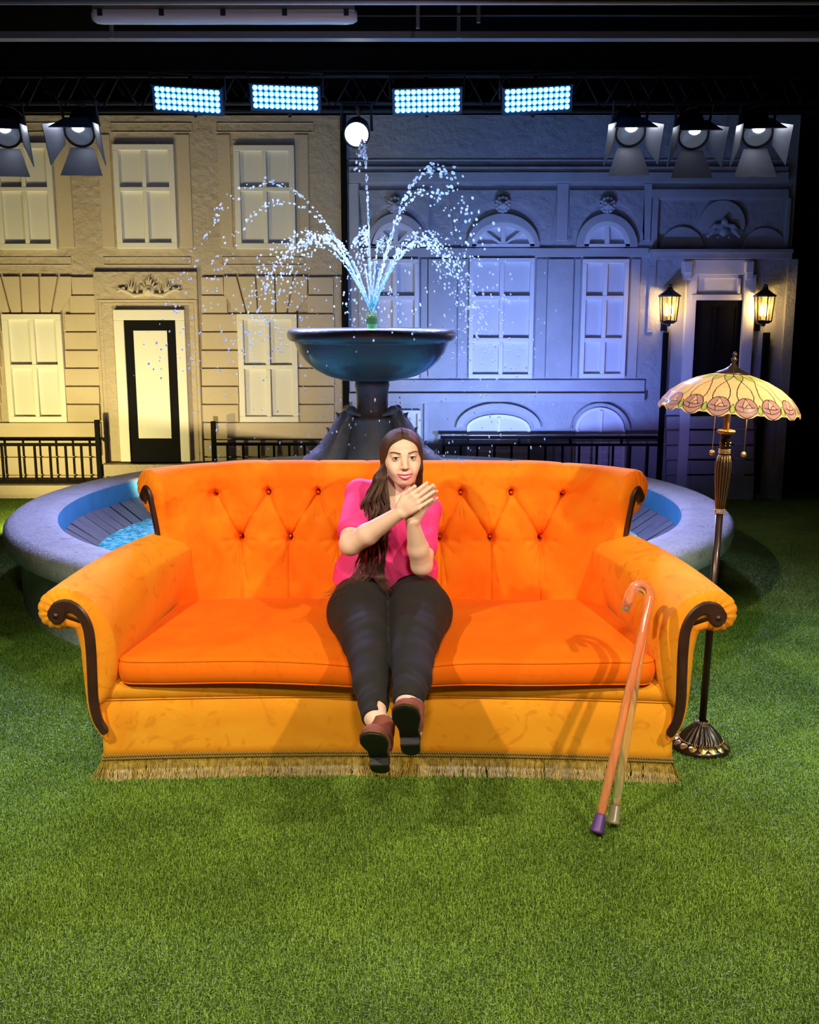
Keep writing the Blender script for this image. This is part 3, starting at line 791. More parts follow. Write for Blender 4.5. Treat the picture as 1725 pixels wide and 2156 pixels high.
w = mesh_obj('pool_water', V, F, mw); w.location = (BX, BY, 0.218)
tag(w, 'turquoise rippling water with white foam inside the stone basin', 'water', kind='stuff')

FT = empty('fountain', (BX, BY, 0), label='grey stone fountain with wide bowl on a dolphin pedestal', cat='fountain')
bowl = [(0.0, 1.285), (0.10, 1.287), (0.20, 1.297), (0.30, 1.325), (0.385, 1.37), (0.445, 1.425), (0.485, 1.48), (0.508, 1.535), (0.513, 1.548), (0.528, 1.55), (0.545, 1.558), (0.558, 1.578), (0.560, 1.603), (0.548, 1.625), (0.525, 1.636), (0.50, 1.637), (0.482, 1.628), (0.46, 1.60), (0.3, 1.55), (0.0, 1.54)]
V, F = lathe_geo(bowl, 96, closed_ends=False); bo = mesh_obj('bowl', V, F, M['bronze'], FT)
V, F = lathe_geo([(0.0, 0.0), (0.25, 0.0), (0.475, 0.0)], 72, closed_ends=False); bw = mesh_obj('bowl_water', [(x, y, z + 1.622) for x, y, z in V], F, mw, bo)
V, F = lathe_geo([(0.34, 0.0), (0.26, .45), (0.20, 0.75), (.165, .95), (0.150, 1.03), (0.158, 1.045), (0.115, 1.06), (0.105, 1.10), (0.106, 1.20), (0.112, 1.24), (0.118, 1.262), (0.112, 1.285)], 48)
mesh_obj('pedestal', V, F, M['pedestal'], FT)
def dolphin(az):
    f = Field((0.02, -0.24, 0.2), (0.68, 0.24, 1.17), 0.006)
    body = spline([(0.14, 0, 1.09), (0.19, 0, 1.02), (0.24, 0, 0.90), (0.30, 0, 0.78), (0.40, 0, 0.66), (0.42, 0, 0.48), (0.36, 0, 0.32)], 22)
    rs = np.interp(np.linspace(0, 1, 22), [0, .15, .35, .6, .8, 1], [.034, .055, .085, .125, .13, .08])
    f.chain(body, list(rs), k=0.012)
    for s in (-1, 1):      # tail fluke under the bowl and side fins
        f.chain([(0.15, 0, 1.09), (0.16, s * .06, 1.10), (0.11, s * .12, 1.075)], [.032, .026, .012], k=0.014)
        f.chain([(0.37, s * .06, .70), (0.44, s * .13, .73), (0.50, s * .16, .70)], [.03, .022, .008], k=0.014)
    for i in range(3, 20, 3):  # serrated back ridge
        p0 = body[i]; t = body[i + 1] - body[i - 1]; nn = np.array([-t[2], 0, t[0]]); nn /= np.linalg.norm(nn); nn = -nn if nn[0] < 0 else nn
        f.cone(p0 + nn * rs[i] * .8, p0 + nn * (rs[i] + .022) + np.array([0, 0, .014]), 0.020, 0.005, k=0.010)
    V, Q = f.mesh(); V = relax_mesh(V, Q)
    c, s = math.cos(az), math.sin(az)
    V = np.stack([V[:, 0] * c - V[:, 1] * s, V[:, 0] * s + V[:, 1] * c, V[:, 2]], 1)
    quads_obj('dolphin', V, Q, M['pedestal'], FT)
for az in (rad(194), rad(-14), rad(90)): dolphin(az)
V, F = lathe_geo([(0.03, 1.62), (0.032, 1.66), (0.043, 1.662), (0.043, 1.70), (0.036, 1.702), (0.037, 1.715), (0.03, 1.718), (0.0, 1.718)], 28)
nzl = mesh_obj('nozzle', V, F, M['brass'], FT, False)
m = MB()
for k in range(14):
    a = 2 * PI * k / 14; m.tube([(0.028 * math.cos(a), 0.028 * math.sin(a), 1.715), (0.034 * math.cos(a), 0.034 * math.sin(a), 1.735)], 0.0035, 8)
m.build('jet_tips', M['brass'], nzl)

# ---- spray: every jet follows its own ballistic arc and breaks into drops
def spray():
    rng = np.random.default_rng(11)
    o0 = np.array([BX, BY, 1.735]); g = 9.81
    bm = bmesh.new(); bmesh.ops.create_icosphere(bm, subdivisions=1, radius=1.0)
    iv = np.array([v.co[:] for v in bm.verts]); it = np.array([[v.index for v in f.verts] for f in bm.faces]); bm.free()
    P_, D_, R_, S_ = [], [], [], []
    def jet(apex_h, apex_d, az, n, spread, r0=0.0052, t_end=1.0, t0=0.0, cont=True):
        vz = math.sqrt(2 * g * apex_h); ta = vz / g; vh = apex_d / ta
        d = np.array([math.cos(az), math.sin(az), 0])
        T = ta * 2.25 * t_end
        ts = np.sort(rng.uniform(t0, 1, n) ** 0.9) * T
        if cont:   # unbroken stream near the nozzle
            ts = np.concatenate([np.linspace(0.004, ta * 0.42, 42), ts])
        for t in ts:
            s = min(max(t / ta - 0.25, 0), 2.2)
            v = d * vh + np.array([0, 0, vz - g * t])
            p = o0 + d * vh * t + np.array([0, 0, vz * t - .5 * g * t * t]) + rng.normal(0, 1, 3) * spread * (0.06 + s * s * .5)
            if p[2] < 0.23 or (p[2] < 1.66 and np.hypot(p[0] - BX, p[1] - BY) < 0.58 and p[2] > 1.2): continue
            if p[1] > 9.3: continue
            rr_ = r0 * 1.45 * rng.uniform(.5, 1.25) * (0.75 if t < ta * .42 else 1.0)
            P_.append(p); D_.append(v / np.linalg.norm(v)); R_.append(rr_ * (0.75 if rng.random() < .35 else 1)); S_.append(2.4 if t < ta * .42 else rng.uniform(1.0, 1.5))
    # central jet
    jet(1.07, 0.05, rad(190), 120, 0.022, 0.0058, 0.62)
    # two tall side arcs and their neighbours
    jet(0.82, 0.66, rad(184), 150, 0.028); jet(0.72, 0.60, rad(170), 120, 0.034, 0.005)
    jet(0.90, 0.40, rad(-8), 190, 0.060, 0.0062); jet(0.78, 0.36, rad(14), 130, 0.05, 0.0055)
    # ring of lower arcs
    for k, (az, h_, d_) in enumerate([(200, .50, .42), (212, .45, .40), (176, .48, .36), (160, .46, .44), (225, .48, .40), (-20, .46, .38), (-35, .50, .40), (5, .44, .34), (24, .50, .36), (40, .46, .40), (135, .50, .42), (100, .52, .3), (262, .52, .24), (290, .46, .2)]):
        jet(h_, d_, rad(az), 125, 0.034, 0.0048)
    jet(0.46, 0.10, rad(185), 50, 0.02, 0.005, 0.6); jet(0.42, 0.14, rad(5), 50, 0.02, 0.005, 0.6)
    for _ in range(520):  # loose drops falling all round
        a = rng.uniform(0, 2 * PI); r = rng.uniform(.2, 1.25); z = rng.uniform(0.5, 2.15)
        if r < .6 and 1.2 < z < 1.68: continue
        P_.append(np.array([BX + r * math.cos(a), BY + r * math.sin(a), z])); D_.append(np.array([math.cos(a) * .2, math.sin(a) * .2, -1.0])); R_.append(rng.uniform(.003, .0062)); S_.append(rng.uniform(1.2, 2.4))
    P_, D_, R_, S_ = map(np.array, (P_, D_, R_, S_)); D_ = D_ / np.linalg.norm(D_, axis=1)[:, None]
    a = np.cross(D_, [0.3, 0.9, 0.1]); a /= np.linalg.norm(a, axis=1)[:, None]; b_ = np.cross(D_, a)
    V = (P_[:, None] + (iv[None, :, 0:1] * a[:, None] + iv[None, :, 1:2] * b_[:, None] + iv[None, :, 2:3] * D_[:, None] * S_[:, None, None]) * R_[:, None, None])
    F = (it[None] + (np.arange(len(P_)) * len(iv))[:, None, None])
    m_ = bpy.data.materials.new('water_drops'); m_.use_nodes = True; nt = m_.node_tree; N, L = nt.nodes, nt.links
    p = N['Principled BSDF']; p.inputs['Base Color'].default_value = (0.93, 0.97, 1, 1); p.inputs['Roughness'].default_value = 0.08
    p.inputs['IOR'].default_value = 1.33
    tr = N.new('ShaderNodeBsdfTranslucent'); tr.inputs[0].default_value = (0.95, 0.98, 1, 1)
    mx = N.new('ShaderNodeMixShader'); mx.inputs[0].default_value = 0.5
    L.new(p.outputs[0], mx.inputs[1]); L.new(tr.outputs[0], mx.inputs[2]); L.new(mx.outputs[0], N['Material Output'].inputs[0])
    o = quads_obj('water_spray', V.reshape(-1, 3), F.reshape(-1, 3), m_)
    tag(o, 'fountain jets breaking into bright drops above and around the stone bowl', 'water spray', kind='stuff')
spray()
# ------------------------------------------------------------------ ceiling rig: truss, lamps, tubes
M['truss'] = mat('truss_metal', (0.02, 0.02, 0.028), 0.5, 0.2)
M['pipe'] = mat('ceiling_pipe', (0.7, 0.7, 0.75), 0.45, 0.4)
M['tray'] = mat('cable_tray', (0.30, 0.30, 0.32), 0.5, 0.3)
M['led'] = mat('blue_led', (0.3, 0.6, 1), 0.4, emit=((0.02, 0.20, 1.0), 16))
M['ledcore'] = mat('led_core', (0.6, 0.85, 1), 0.4, emit=((0.45, 0.85, 1.0), 4))
M['hotcore'] = mat('lamp_core', (1, 1, 1), 0.4, emit=((0.86, 0.93, 1.0), 55))
M['hotlens'] = mat('white_lens', (1, 1, 1), 0.4, emit=((0.86, 0.93, 1.0), 14))
M['dimlens'] = mat('spot_lens', (0.25, 0.26, 0.30), 0.12, emit=((0.8, 0.86, 1.0), 0.06), spec=0.9)
YT = 8.3
def hang(t, x0=0.0):
    # clamp arm from the lamp's yoke back to the lower chord of the truss
    bpy.context.view_layer.update()
    R_ = t.rotation_euler.to_matrix().to_4x4(); Mi = (Matrix.Translation(t.location) @ R_ @ Matrix.Diagonal((*t.scale, 1))).inverted()
    z = fz(232, YT); tx = t.location.x; top = Mi @ Vector((tx, YT - .02, z)); low = Mi @ (Vector((tx, YT - .02, z - .05)))
    m = MB(); m.tube([(0, .12, .17), tuple(low * .4 + Vector((0, .12, .2)) * .6), tuple(low), tuple(top)], .014, 8); m.build('clamp_arm', M['truss'], t, True)
t = empty('lighting_truss', (0, YT, 3.4), label='black lattice lighting truss carrying the stage lamps', cat='truss')
for (Y, py) in ((YT, 232), (YT + 0.25, 216), (YT, 158), (YT + .25, 150)):
    m = MB(); z = fz(py, Y); m.tube([(-5.5, Y, z), (5.5, Y, z)], 0.022, 10); m.build('chord', M['truss'], t, True)
m = MB(); z0, z1 = fz(232, YT), fz(158, YT)
for i in range(36):
    x = -5.4 + i * 0.3; m.tube([(x, YT, z0), (x + .15, YT, z1), (x + .3, YT, z0)], 0.009, 6)
m.build('lattice', M['truss'], t, True)
m = MB(); zb0, zb1 = fz(216, YT + .25), fz(150, YT + .25)
for i in range(36):
    x = -5.4 + i * 0.3; m.tube([(x, YT + .25, zb1), (x + .15, YT + .25, zb0), (x + .3, YT + .25, zb1)], 0.009, 6)
m.build('lattice', M['truss'], t, True); LP(t)
m = MB()
# LED panels
LEDLAB = ['leftmost blue LED wash panel, tilted, shining on the truss', 'second blue LED wash panel from the left on the truss',
          'third blue LED wash panel from the left on the truss', 'rightmost blue LED wash panel on the truss']
for i, (x0, x1, y0, y1, tilt) in enumerate(((331, 459, 192, 228, -3.5), (537, 665, 190, 221, -2), (837, 963, 196, 228, 1.5), (1068, 1196, 193, 225, 3))):
    Y = 8.0; c = at((x0 + x1) / 2, (y0 + y1) / 2, Y)
    t = empty('led_panel', (c.x, c.y, c.z), label=LEDLAB[i], cat='stage light', group=None)
    t.rotation_euler = (rad(24), rad(-tilt), 0)
    w, h = 0.245, 0.085
    m = MB(); m.box(-w - .02, w + .02, 0.0, 0.10, -h - .02, h + .02); m.box(-w * .8, w * .8, .1, .16, -h * .8, h * .8); m.box(-w - .02, w + .02, -.05, 0, h + .006, h + .02); m.build('housing', M['led_case'], t, bevel=0.004)
    m = MB(); mc = MB()
    for cx_ in range(12):
        for cz_ in range(4):
            X = -w + w * 2 * (cx_ + .5) / 12; Z = -h + 2 * h * (cz_ + .5) / 4
            V, F = lathe_geo([(0.0193, 0), (0.0190, 0.004), (0.012, 0.009)], 14, closed_ends=False); m.add([(x + X, -z_, y_ + Z) for x, y_, z_ in V], F)
            V, F = lathe_geo([(0.0145, 0.008), (0.0, 0.012)], 12, closed_ends=False); mc.add([(x + X, -z_, y_ + Z) for x, y_, z_ in V], F)
    l = m.build('lens', M['led'], t); mc.build('lens_core', M['ledcore'], l)
    m = MB(); m.tube([(-w - .03, .06, 0), (-w - .035, .04, .17), (w + .035, .04, .17), (w + .03, .06, 0)], 0.012, 8); m.build('yoke', M['black_metal'], t); hang(t)
# barn door fresnels
def fresnel(px, py, lens, label, yaw=0, pitch=34, s=1.0):
    c = at(px, py, 7.9); t = empty('fresnel_spotlight', tuple(c), label=label, cat='stage light')
    t.rotation_euler = (rad(pitch), 0, rad(yaw)); t.scale = (s, s, s)
    V, F = lathe_geo([(0.0, -.26), (.085, -.26), (.105, -.22), (.105, -.02), (.115, -.015), (.115, 0.0), (.1, 0.0), (.098, -.03)], 32, closed_ends=False)
    mesh_obj('housing', [(x, -z, y) for x, y, z in V], F, M['black_metal'], t)
    V, F = lathe_geo([(0.1, -.012), (.07, .004), (.035, .012), (0, .015)], 32, closed_ends=False)
    l = mesh_obj('lens', [(x, -z, y) for x, y, z in V], F, M['dimlens'], t)
    V, F = lathe_geo([(0.042, .010), (.02, .018), (0, .019)], 20, closed_ends=False)
    mesh_obj('glowing_centre', [(x, -z, y + .045) for x, y, z in V], F, lens, l)
    for k, (dx, dz) in enumerate(((0, -1), (0, 1), (-1, 0), (1, 0))):
        a, b2 = 0.085, 0.155; L_ = 0.22; spread = {(0, -1): .66, (0, 1): .12}.get((dx, dz), .40)
        n0 = Vector((dx, 0, dz)); tt = Vector((dz, 0, -dx)) if dz else Vector((0, 0, 1))
        p0 = n0 * .115; p1 = n0 * (.115 + L_ * math.sin(spread)) + Vector((0, -L_ * math.cos(spread), 0))
        V = [p0 - tt * a, p0 + tt * a, p1 + tt * b2, p1 - tt * b2]
        nn = (V[1] - V[0]).cross(V[3] - V[0]).normalized() * 0.003
        V = [tuple(v + nn) for v in V] + [tuple(v - nn) for v in V]
        mm = MB(); mm.add(V, [(0, 1, 2, 3), (7, 6, 5, 4), (0, 4, 5, 1), (1, 5, 6, 2), (2, 6, 7, 3), (3, 7, 4, 0)]); mm.build('barn_door', M['door_metal'], t)
    m = MB(); m.tube([(-.125, .12, 0), (-.13, .12, .19), (.13, .12, .19), (.125, .12, 0)], 0.012, 8); m.build('yoke', M['black_metal'], t); hang(t)
fresnel(12, 282, M['hotcore'], 'barn door spotlight cut by the left edge of the photo', 10)
fresnel(167, 280, M['hotcore'], 'barn door spotlight above the second upper beige window', 4)
fresnel(1328, 280, M['hotcore'], 'barn door spotlight left of the three over the grey house', -3)
fresnel(1461, 286, M['hotlens'], 'middle barn door spotlight of the three over the grey house', -4)
fresnel(1596, 282, M['hotcore'], 'rightmost barn door spotlight of the three over the grey house', -8)
c = at(751, 283, 7.9); t = empty('par_spotlight', tuple(c), label='round white lit spotlight without barn doors at the centre of the truss', cat='stage light'); t.rotation_euler = (rad(24), 0, 0)
V, F = lathe_geo([(0.0, -.24), (.06, -.24), (.09, -.16), (.094, -.02), (.1, -.015), (.1, 0.01), (.088, 0.01), (.086, -.02)], 36, closed_ends=False); mesh_obj('housing', [(x, -z, y) for x, y, z in V], F, M['black_metal'], t)
V, F = lathe_geo([(0.088, -.01), (.06, .01), (0, .016)], 36, closed_ends=False); mesh_obj('lens', [(x, -z, y) for x, y, z in V], F, M['hotlens'], t)
m = MB(); m.tube([(-.11, .1, 0), (-.11, .1, .19), (.11, .1, .19), (.11, .1, 0)], 0.012, 8); m.build('yoke', M['black_metal'], t); hang(t)
# fluorescent batten and pipes
Yf_ = 5.3; a = at(195, 33, Yf_); b_ = at(752, 36, Yf_); hw = (b_.x - a.x) / 2; zc = (a.z + b_.z) / 2
t = empty('strip_light', ((a.x + b_.x) / 2, Yf_, zc), label='unlit white fluorescent batten light hanging at the top left', cat='ceiling light')
M['diffuser'] = mat('frosted_diffuser', (0.82, 0.82, 0.86), 0.25, spec=0.6)
V, F = lathe_geo([(0.0, -hw), (.03, -hw), (.044, -hw + .02), (.048, -hw + .05), (.048, hw - .05), (.044, hw - .02), (.03, hw), (0, hw)], 24, closed_ends=False)
mesh_obj('diffuser', [(z, x * 1.0, y * .75) for x, y, z in V], F, M['diffuser'], t)
m = MB(); m.box(-hw + .01, hw - .01, -.046, .046, .01, .045); m.build('housing', M['pipe'], t, bevel=.008)
for k in range(5):
    m = MB(); x = -hw + .05 + k * (2 * hw - .1) / 4; m.box(x - .012, x + .012, -.053, -.03, -.01, .02); m.build('clip', M['black_metal'], t)
for s in (-1, 1):
    m = MB(); m.tube([(s * hw * .8, 0, .04), (s * hw * .8, 0, 4.3 - zc)], .004, 6); m.build('suspension_wire', M['black_metal'], t)
def pipe(py, Y, r, x0, x1, name, label, mt):
    z = fz(py, Y); m = MB(); m.tube([(x0, Y, z), (x1, Y, z)], r, 12); o = m.build(name, mt, None, True); tag(o, label, 'ceiling pipe'); return o
pipe(5, 5.15, 0.012, -3.2, 3.2, 'conduit_pipe', 'bright pale pipe running along the very top edge', M['pipe'])
pipe(31, 6.2, 0.009, -0.3, 3.6, 'conduit_pipe', 'thin dark pipe just right of the fluorescent batten', M['truss'])
z = fz(75, 6.6); m = MB(); m.box(-4, 4, 6.58, 6.66, z - .02, z + .02); o = m.build('cable_tray', M['tray']); tag(o, 'grey perforated cable tray crossing the ceiling below the fluorescent batten', 'cable tray')
for px_, py_, Y in ((235, 62, 6.55), (966, 62, 6.55), (1008, 28, 6.2), (880, 40, 6.2)):
    c = at(px_, py_, Y); m = MB(); m.box(c.x - .01, c.x + .01, Y - .01, Y + .01, c.z - .05, 4.3); o = m.build('pipe_hanger', M['tray'])
    tag(o, {235: 'metal hanger of the cable tray under the left of the batten', 966: 'metal hanger of the cable tray right of the batten', 1008: 'metal hanger of the thin pipe near the top, further right', 880: 'metal hanger of the thin pipe near the top, further left'}[px_], 'pipe hanger')
# ------------------------------------------------------------------ orange velvet sofa
def velvet(name, c1, c2, dark):
    m, nt, p = principled(name); N, L = nt.nodes, nt.links
    tc = N.new('ShaderNodeTexCoord')
    n1 = N.new('ShaderNodeTexNoise'); n1.inputs['Scale'].default_value = 3.2; n1.inputs['Detail'].default_value = 5; n1.inputs['Distortion'].default_value = 1.2
    n2 = N.new('ShaderNodeTexNoise'); n2.inputs['Scale'].default_value = 9; n2.inputs['Detail'].default_value = 6; n2.inputs['Distortion'].default_value = 2.5
    n3 = N.new('ShaderNodeTexNoise'); n3.inputs['Scale'].default_value = 900; n3.inputs['Detail'].default_value = 2
    for n in (n1, n2, n3): L.new(tc.outputs['Object'], n.inputs['Vector'])
    r1 = N.new('ShaderNodeValToRGB'); r1.color_ramp.elements[0].position = .38; r1.color_ramp.elements[1].position = .64
    r1.color_ramp.elements[0].color = (*c1, 1); r1.color_ramp.elements[1].color = (*c2, 1); L.new(n1.outputs['Fac'], r1.inputs['Fac'])
    r2 = N.new('ShaderNodeValToRGB'); r2.color_ramp.elements[0].position = .57; r2.color_ramp.elements[1].position = .66; L.new(n2.outputs['Fac'], r2.inputs['Fac'])
    ml = N.new('ShaderNodeMath'); ml.operation = 'MULTIPLY'; ml.inputs[1].default_value = .55; L.new(r2.outputs['Color'], ml.inputs[0])
    mx = N.new('ShaderNodeMix'); mx.data_type = 'RGBA'; L.new(ml.outputs[0], mx.inputs[0]); L.new(r1.outputs['Color'], mx.inputs[6]); mx.inputs[7].default_value = (*dark, 1)
    L.new(mx.outputs[2], p.inputs['Base Color'])
    p.inputs['Roughness'].default_value = .85; p.inputs['Specular IOR Level'].default_value = .15
    p.inputs['Sheen Weight'].default_value = .35; p.inputs['Sheen Roughness'].default_value = .4; p.inputs['Sheen Tint'].default_value = (1, .45, .08, 1)
    b = N.new('ShaderNodeBump'); b.inputs['Strength'].default_value = .12; b.inputs['Distance'].default_value = .003
    L.new(n3.outputs['Fac'], b.inputs['Height']); L.new(b.outputs['Normal'], p.inputs['Normal'])
    return m
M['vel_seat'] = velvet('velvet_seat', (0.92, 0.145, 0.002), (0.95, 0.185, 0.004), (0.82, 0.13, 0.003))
M['vel_back'] = velvet('velvet_back', (0.92, 0.155, 0.003), (0.93, 0.25, 0.008), (0.88, 0.165, 0.004))
M['vel_arm'] = velvet('velvet_arm', (0.88, 0.27, 0.012), (0.88, 0.34, 0.018), (0.72, 0.19, 0.008))
M['vel_apron'] = velvet('velvet_apron', (0.82, 0.30, 0.014), (0.86, 0.36, 0.02), (0.66, 0.22, 0.01))
M['walnut'] = mat('dark_wood', (0.030, 0.009, 0.006), 0.42, var=(14, (0.050, 0.016, 0.010), 0.3), coat=.2)
M['gold_braid'] = mat('gold_braid', (0.30, 0.18, 0.03), 0.6, bump=(400, .4, .003))
M['fringe'] = mat('gold_fringe', (0.44, 0.29, 0.035), 0.35, var=(60, (0.17, 0.10, 0.010), 0.3))
SOFA = empty('sofa', (-0.085, 3.52, 0), -0.012, label='large orange velvet rolled-arm sofa with buttoned back and gold fringe', cat='sofa')

def grid_quads(nu, nv, closed_u=False):
    Q = []
    iu = np.arange(nu if closed_u else nu - 1)
    a, b = np.meshgrid(iu, np.arange(nv - 1), indexing='ij')
    a2 = (a + 1) % nu
    return np.stack([a * nv + b, a2 * nv + b, a2 * nv + b + 1, a * nv + b + 1], -1).reshape(-1, 4)

def plate(parent, ctrl, widths, thick, to3d, name='wood_facing'):
    """flat scroll-shaped wooden facing: a stroke with its own widths along a spline, made solid"""
    n = 70; C = spline(ctrl, n); W = np.interp(np.linspace(0, 1, n), np.linspace(0, 1, len(widths)), widths)
    T = np.gradient(C, axis=0); T /= np.linalg.norm(T, axis=1)[:, None]; Nn = np.stack([-T[:, 1], T[:, 0]], 1)
    Lp, Rp = C + Nn * W[:, None], C - Nn * W[:, None]
    bev = thick * .45
    rows = []
    for (k, d) in ((0, 0.0), (0, thick - bev), (1, thick)):
        s = 1.0 if k == 0 else 1 - bev / W
        rows.append([to3d(*(C[i] + Nn[i] * W[i] * (s if np.isscalar(s) else s[i])), d) for i in range(n)])
    for (k, d) in ((1, thick), (0, thick - bev), (0, 0.0)):
        s = 1.0 if k == 0 else 1 - bev / W
        rows.append([to3d(*(C[i] - Nn[i] * W[i] * (s if np.isscalar(s) else s[i])), d) for i in range(n)])
    V = [p for r in rows for p in r]; F = []
    for k in range(5):
        for i in range(n - 1): F.append((k * n + i, k * n + i + 1, (k + 1) * n + i + 1, (k + 1) * n + i))
    for i in (0, n - 1): F.append(tuple(k * n + i for k in range(6)))
    m = MB(); m.add(V, F)
    for c, r in ((C[0], W[0] * 1.02), (C[-1], W[-1] * .99)):   # rounded ends: eye of the scroll and foot
        k_ = 20; base = [to3d(c[0] + r * math.cos(2 * PI * q / k_), c[1] + r * math.sin(2 * PI * q / k_), 0) for q in range(k_)]
        top = [to3d(c[0] + (r - bev) * math.cos(2 * PI * q / k_), c[1] + (r - bev) * math.sin(2 * PI * q / k_), thick * 1.02) for q in range(k_)]
        mid = [to3d(c[0] + r * math.cos(2 * PI * q / k_), c[1] + r * math.sin(2 * PI * q / k_), thick - bev) for q in range(k_)]
        m.add(base + mid + top, [(q, (q + 1) % k_, k_ + (q + 1) % k_, k_ + q) for q in range(k_)] + [(k_ + q, k_ + (q + 1) % k_, 2 * k_ + (q + 1) % k_, 2 * k_ + q) for q in range(k_)] + [tuple(range(2 * k_, 3 * k_))])
    return m.build(name, M['walnut'], parent, smooth=False)

# ---- buttoned back with rolled top that wraps forward at both ends
BUP = [(-.76, .964), (-.535, .962), (-.32, .962), (-.11, .962), (.09, .962), (.297, .962), (.515, .962), (.738, .962)]
BLO = [(-.665, .768), (-.445, .766), (-.228, .766), (-.01, .766), (.208, .766), (.427, .766), (.65, .768)]
RC, RR = (0.125, 1.018), 0.078
def back_path(u):
    """plan position and outward normal at signed distance u from the middle"""
    s = -1 if u < 0 else 1; a = abs(u); x0, Rr = .735, .30
    if a <= x0: return s * a, .68, 0.0, 1.0
    th = (a - x0) / Rr
    return s * (x0 + Rr * math.sin(th)), .68 - Rr * (1 - math.cos(th)), s * math.sin(th), math.cos(th)
UMAX = .735 + .30 * rad(43)
prof = [(0.0, .38), (.005, .50), (.015, .62), (.028, .74), (.040, .86), (.046, .94)]
prof += [(RC[0] + RR * math.cos(a), RC[1] + RR * math.sin(a)) for a in np.linspace(rad(182), rad(-95), 15)]
prof += [(.125, .92), (.135, .85), (.15, .5), (.16, .10)]
PV = spline(prof, 260)
seg_ = np.r_[0, np.cumsum(np.linalg.norm(np.diff(PV, axis=0), axis=1))]; PV = np.stack([np.interp(np.linspace(0, seg_[-1], 260), seg_, PV[:, k]) for k in (0, 1)], 1)
TN = np.gradient(PV, axis=0); TN /= np.linalg.norm(TN, axis=1)[:, None]; NO = np.stack([-TN[:, 1], TN[:, 0]], 1)  # points to the front / outside
US = np.linspace(-UMAX, UMAX, 620)
def segdist(u, z, a, b):
    ax, az = a; bx, bz = b; L2 = (bx - ax) ** 2 + (bz - az) ** 2
    t = np.clip(((u - ax) * (bx - ax) + (z - az) * (bz - az)) / L2, 0, 1)
    return np.hypot(u - ax - t * (bx - ax), z - az - t * (bz - az)), t
# "height" coordinate continues over the roll so creases can run over the top
iv_top = int(np.argmax(PV[:, 1])); h = PV[:, 1].copy(); h[iv_top:] = h[iv_top] + np.linspace(0, 1.2, len(h) - iv_top)
U2, H2 = np.meshgrid(US, h, indexing='ij')
D = np.zeros_like(U2)
for bx, bz in BUP + BLO:
    r = np.hypot(U2 - bx, H2 - bz); low = bz < .9
    D += (.030 if low else .022) * np.exp(-(r / .013) ** 2) + (.026 if low else .018) * np.exp(-r / .042)
def crease(a, b, dep, wd, sign=1):
    global D
    d, t = segdist(U2, H2, a, b)
    env = .35 + .65 * np.abs(np.cos(PI * t)) ** .7
    D += env * (dep * np.exp(-(np.abs(d) / wd) ** 1.3) + dep * .55 * np.exp(-(d / (wd * 4.5)) ** 2))
for lx, lz in BLO:
    for ux, uz in BUP:
        if abs(abs(ux - lx) - .107) < .035: crease((ux, uz), (lx, lz), .017, .0042)
    crease((lx, lz), (lx + .002, .44), .011, .0035); crease((lx, lz - .02), (lx + .028, .58), .006, .004); crease((lx, lz - .02), (lx - .024, .66), .004, .004)
    for sg in (-1, 1):
        crease((lx, lz), (lx + sg * .075, lz - .012), .007, .004); crease((lx, lz), (lx + sg * .05, lz - .055), .005, .004); crease((lx, lz), (lx + sg * .012, lz + .11), .006, .0035)
for ux, uz in BUP:
    crease((ux, uz), (ux + .003, 1.25), .0055, .0035)
    for sg in (-1, 1): crease((ux, uz), (ux + sg * .05, uz + .022), .004, .004); crease((ux, uz), (ux + sg * .018, uz + .055), .004, .0035); crease((ux, uz), (ux + sg * .010, uz - .10), .004, .0035)
rs_ = np.random.default_rng(2)
D += .0025 * np.sin(U2 * 31 + 3 * np.sin(H2 * 7)) * np.exp(-((H2 - .5) / .12) ** 2)
ang_ = np.arctan2(PV[:, 1] - RC[1], PV[:, 0] - RC[0])
endw = np.clip((np.abs(U2) - (UMAX - .075)) / .075, 0, 1) ** 1.5
onroll = np.clip((PV[:, 1] - .93) / .04, 0, 1) * (np.arange(260) < 200) * np.clip((PV[:, 0] - .085) / .04, 0, 1)
D += endw * onroll[None] * .010 * (1 - np.abs(np.sin(ang_[None] * 8 + U2 * 12))) ** 3
D -= .012 * np.exp(-((H2 - .86) / .09) ** 2) * (np.abs(U2) < .9) * .5
V = np.zeros((620, 260, 3))
def lean(u, z): return np.sign(u) * .062 * np.clip((np.abs(u) - .55) / (UMAX - .55), 0, 1) ** 1.3 * (1 - np.clip((z - .58) / .42, 0, 1))
for i, u in enumerate(US):
    x, y, nx, ny = back_path(u)
    drop = .052 * max(0, (abs(u) - .58) / (UMAX - .58)) ** 2
    big = .030 * np.clip((abs(u) - .70) / (UMAX - .70), 0, 1) ** 2 * np.clip((PV[:, 1] - .90) / .1, 0, 1) * (np.arange(260) < 215)
    o = PV[:, 0] - NO[:, 0] * (D[i] - big); z = PV[:, 1] - NO[:, 1] * (D[i] - big)
    z = z - drop * np.clip((z - .6) / .4, 0, 1)
    V[i, :, 0] = x + nx * o - lean(u, z); V[i, :, 1] = y + ny * o; V[i, :, 2] = z
def skel_back(o, z):
    if z > RC[1] - .03: return RC[0] - .01, RC[1]
    return .085, z
caps = []
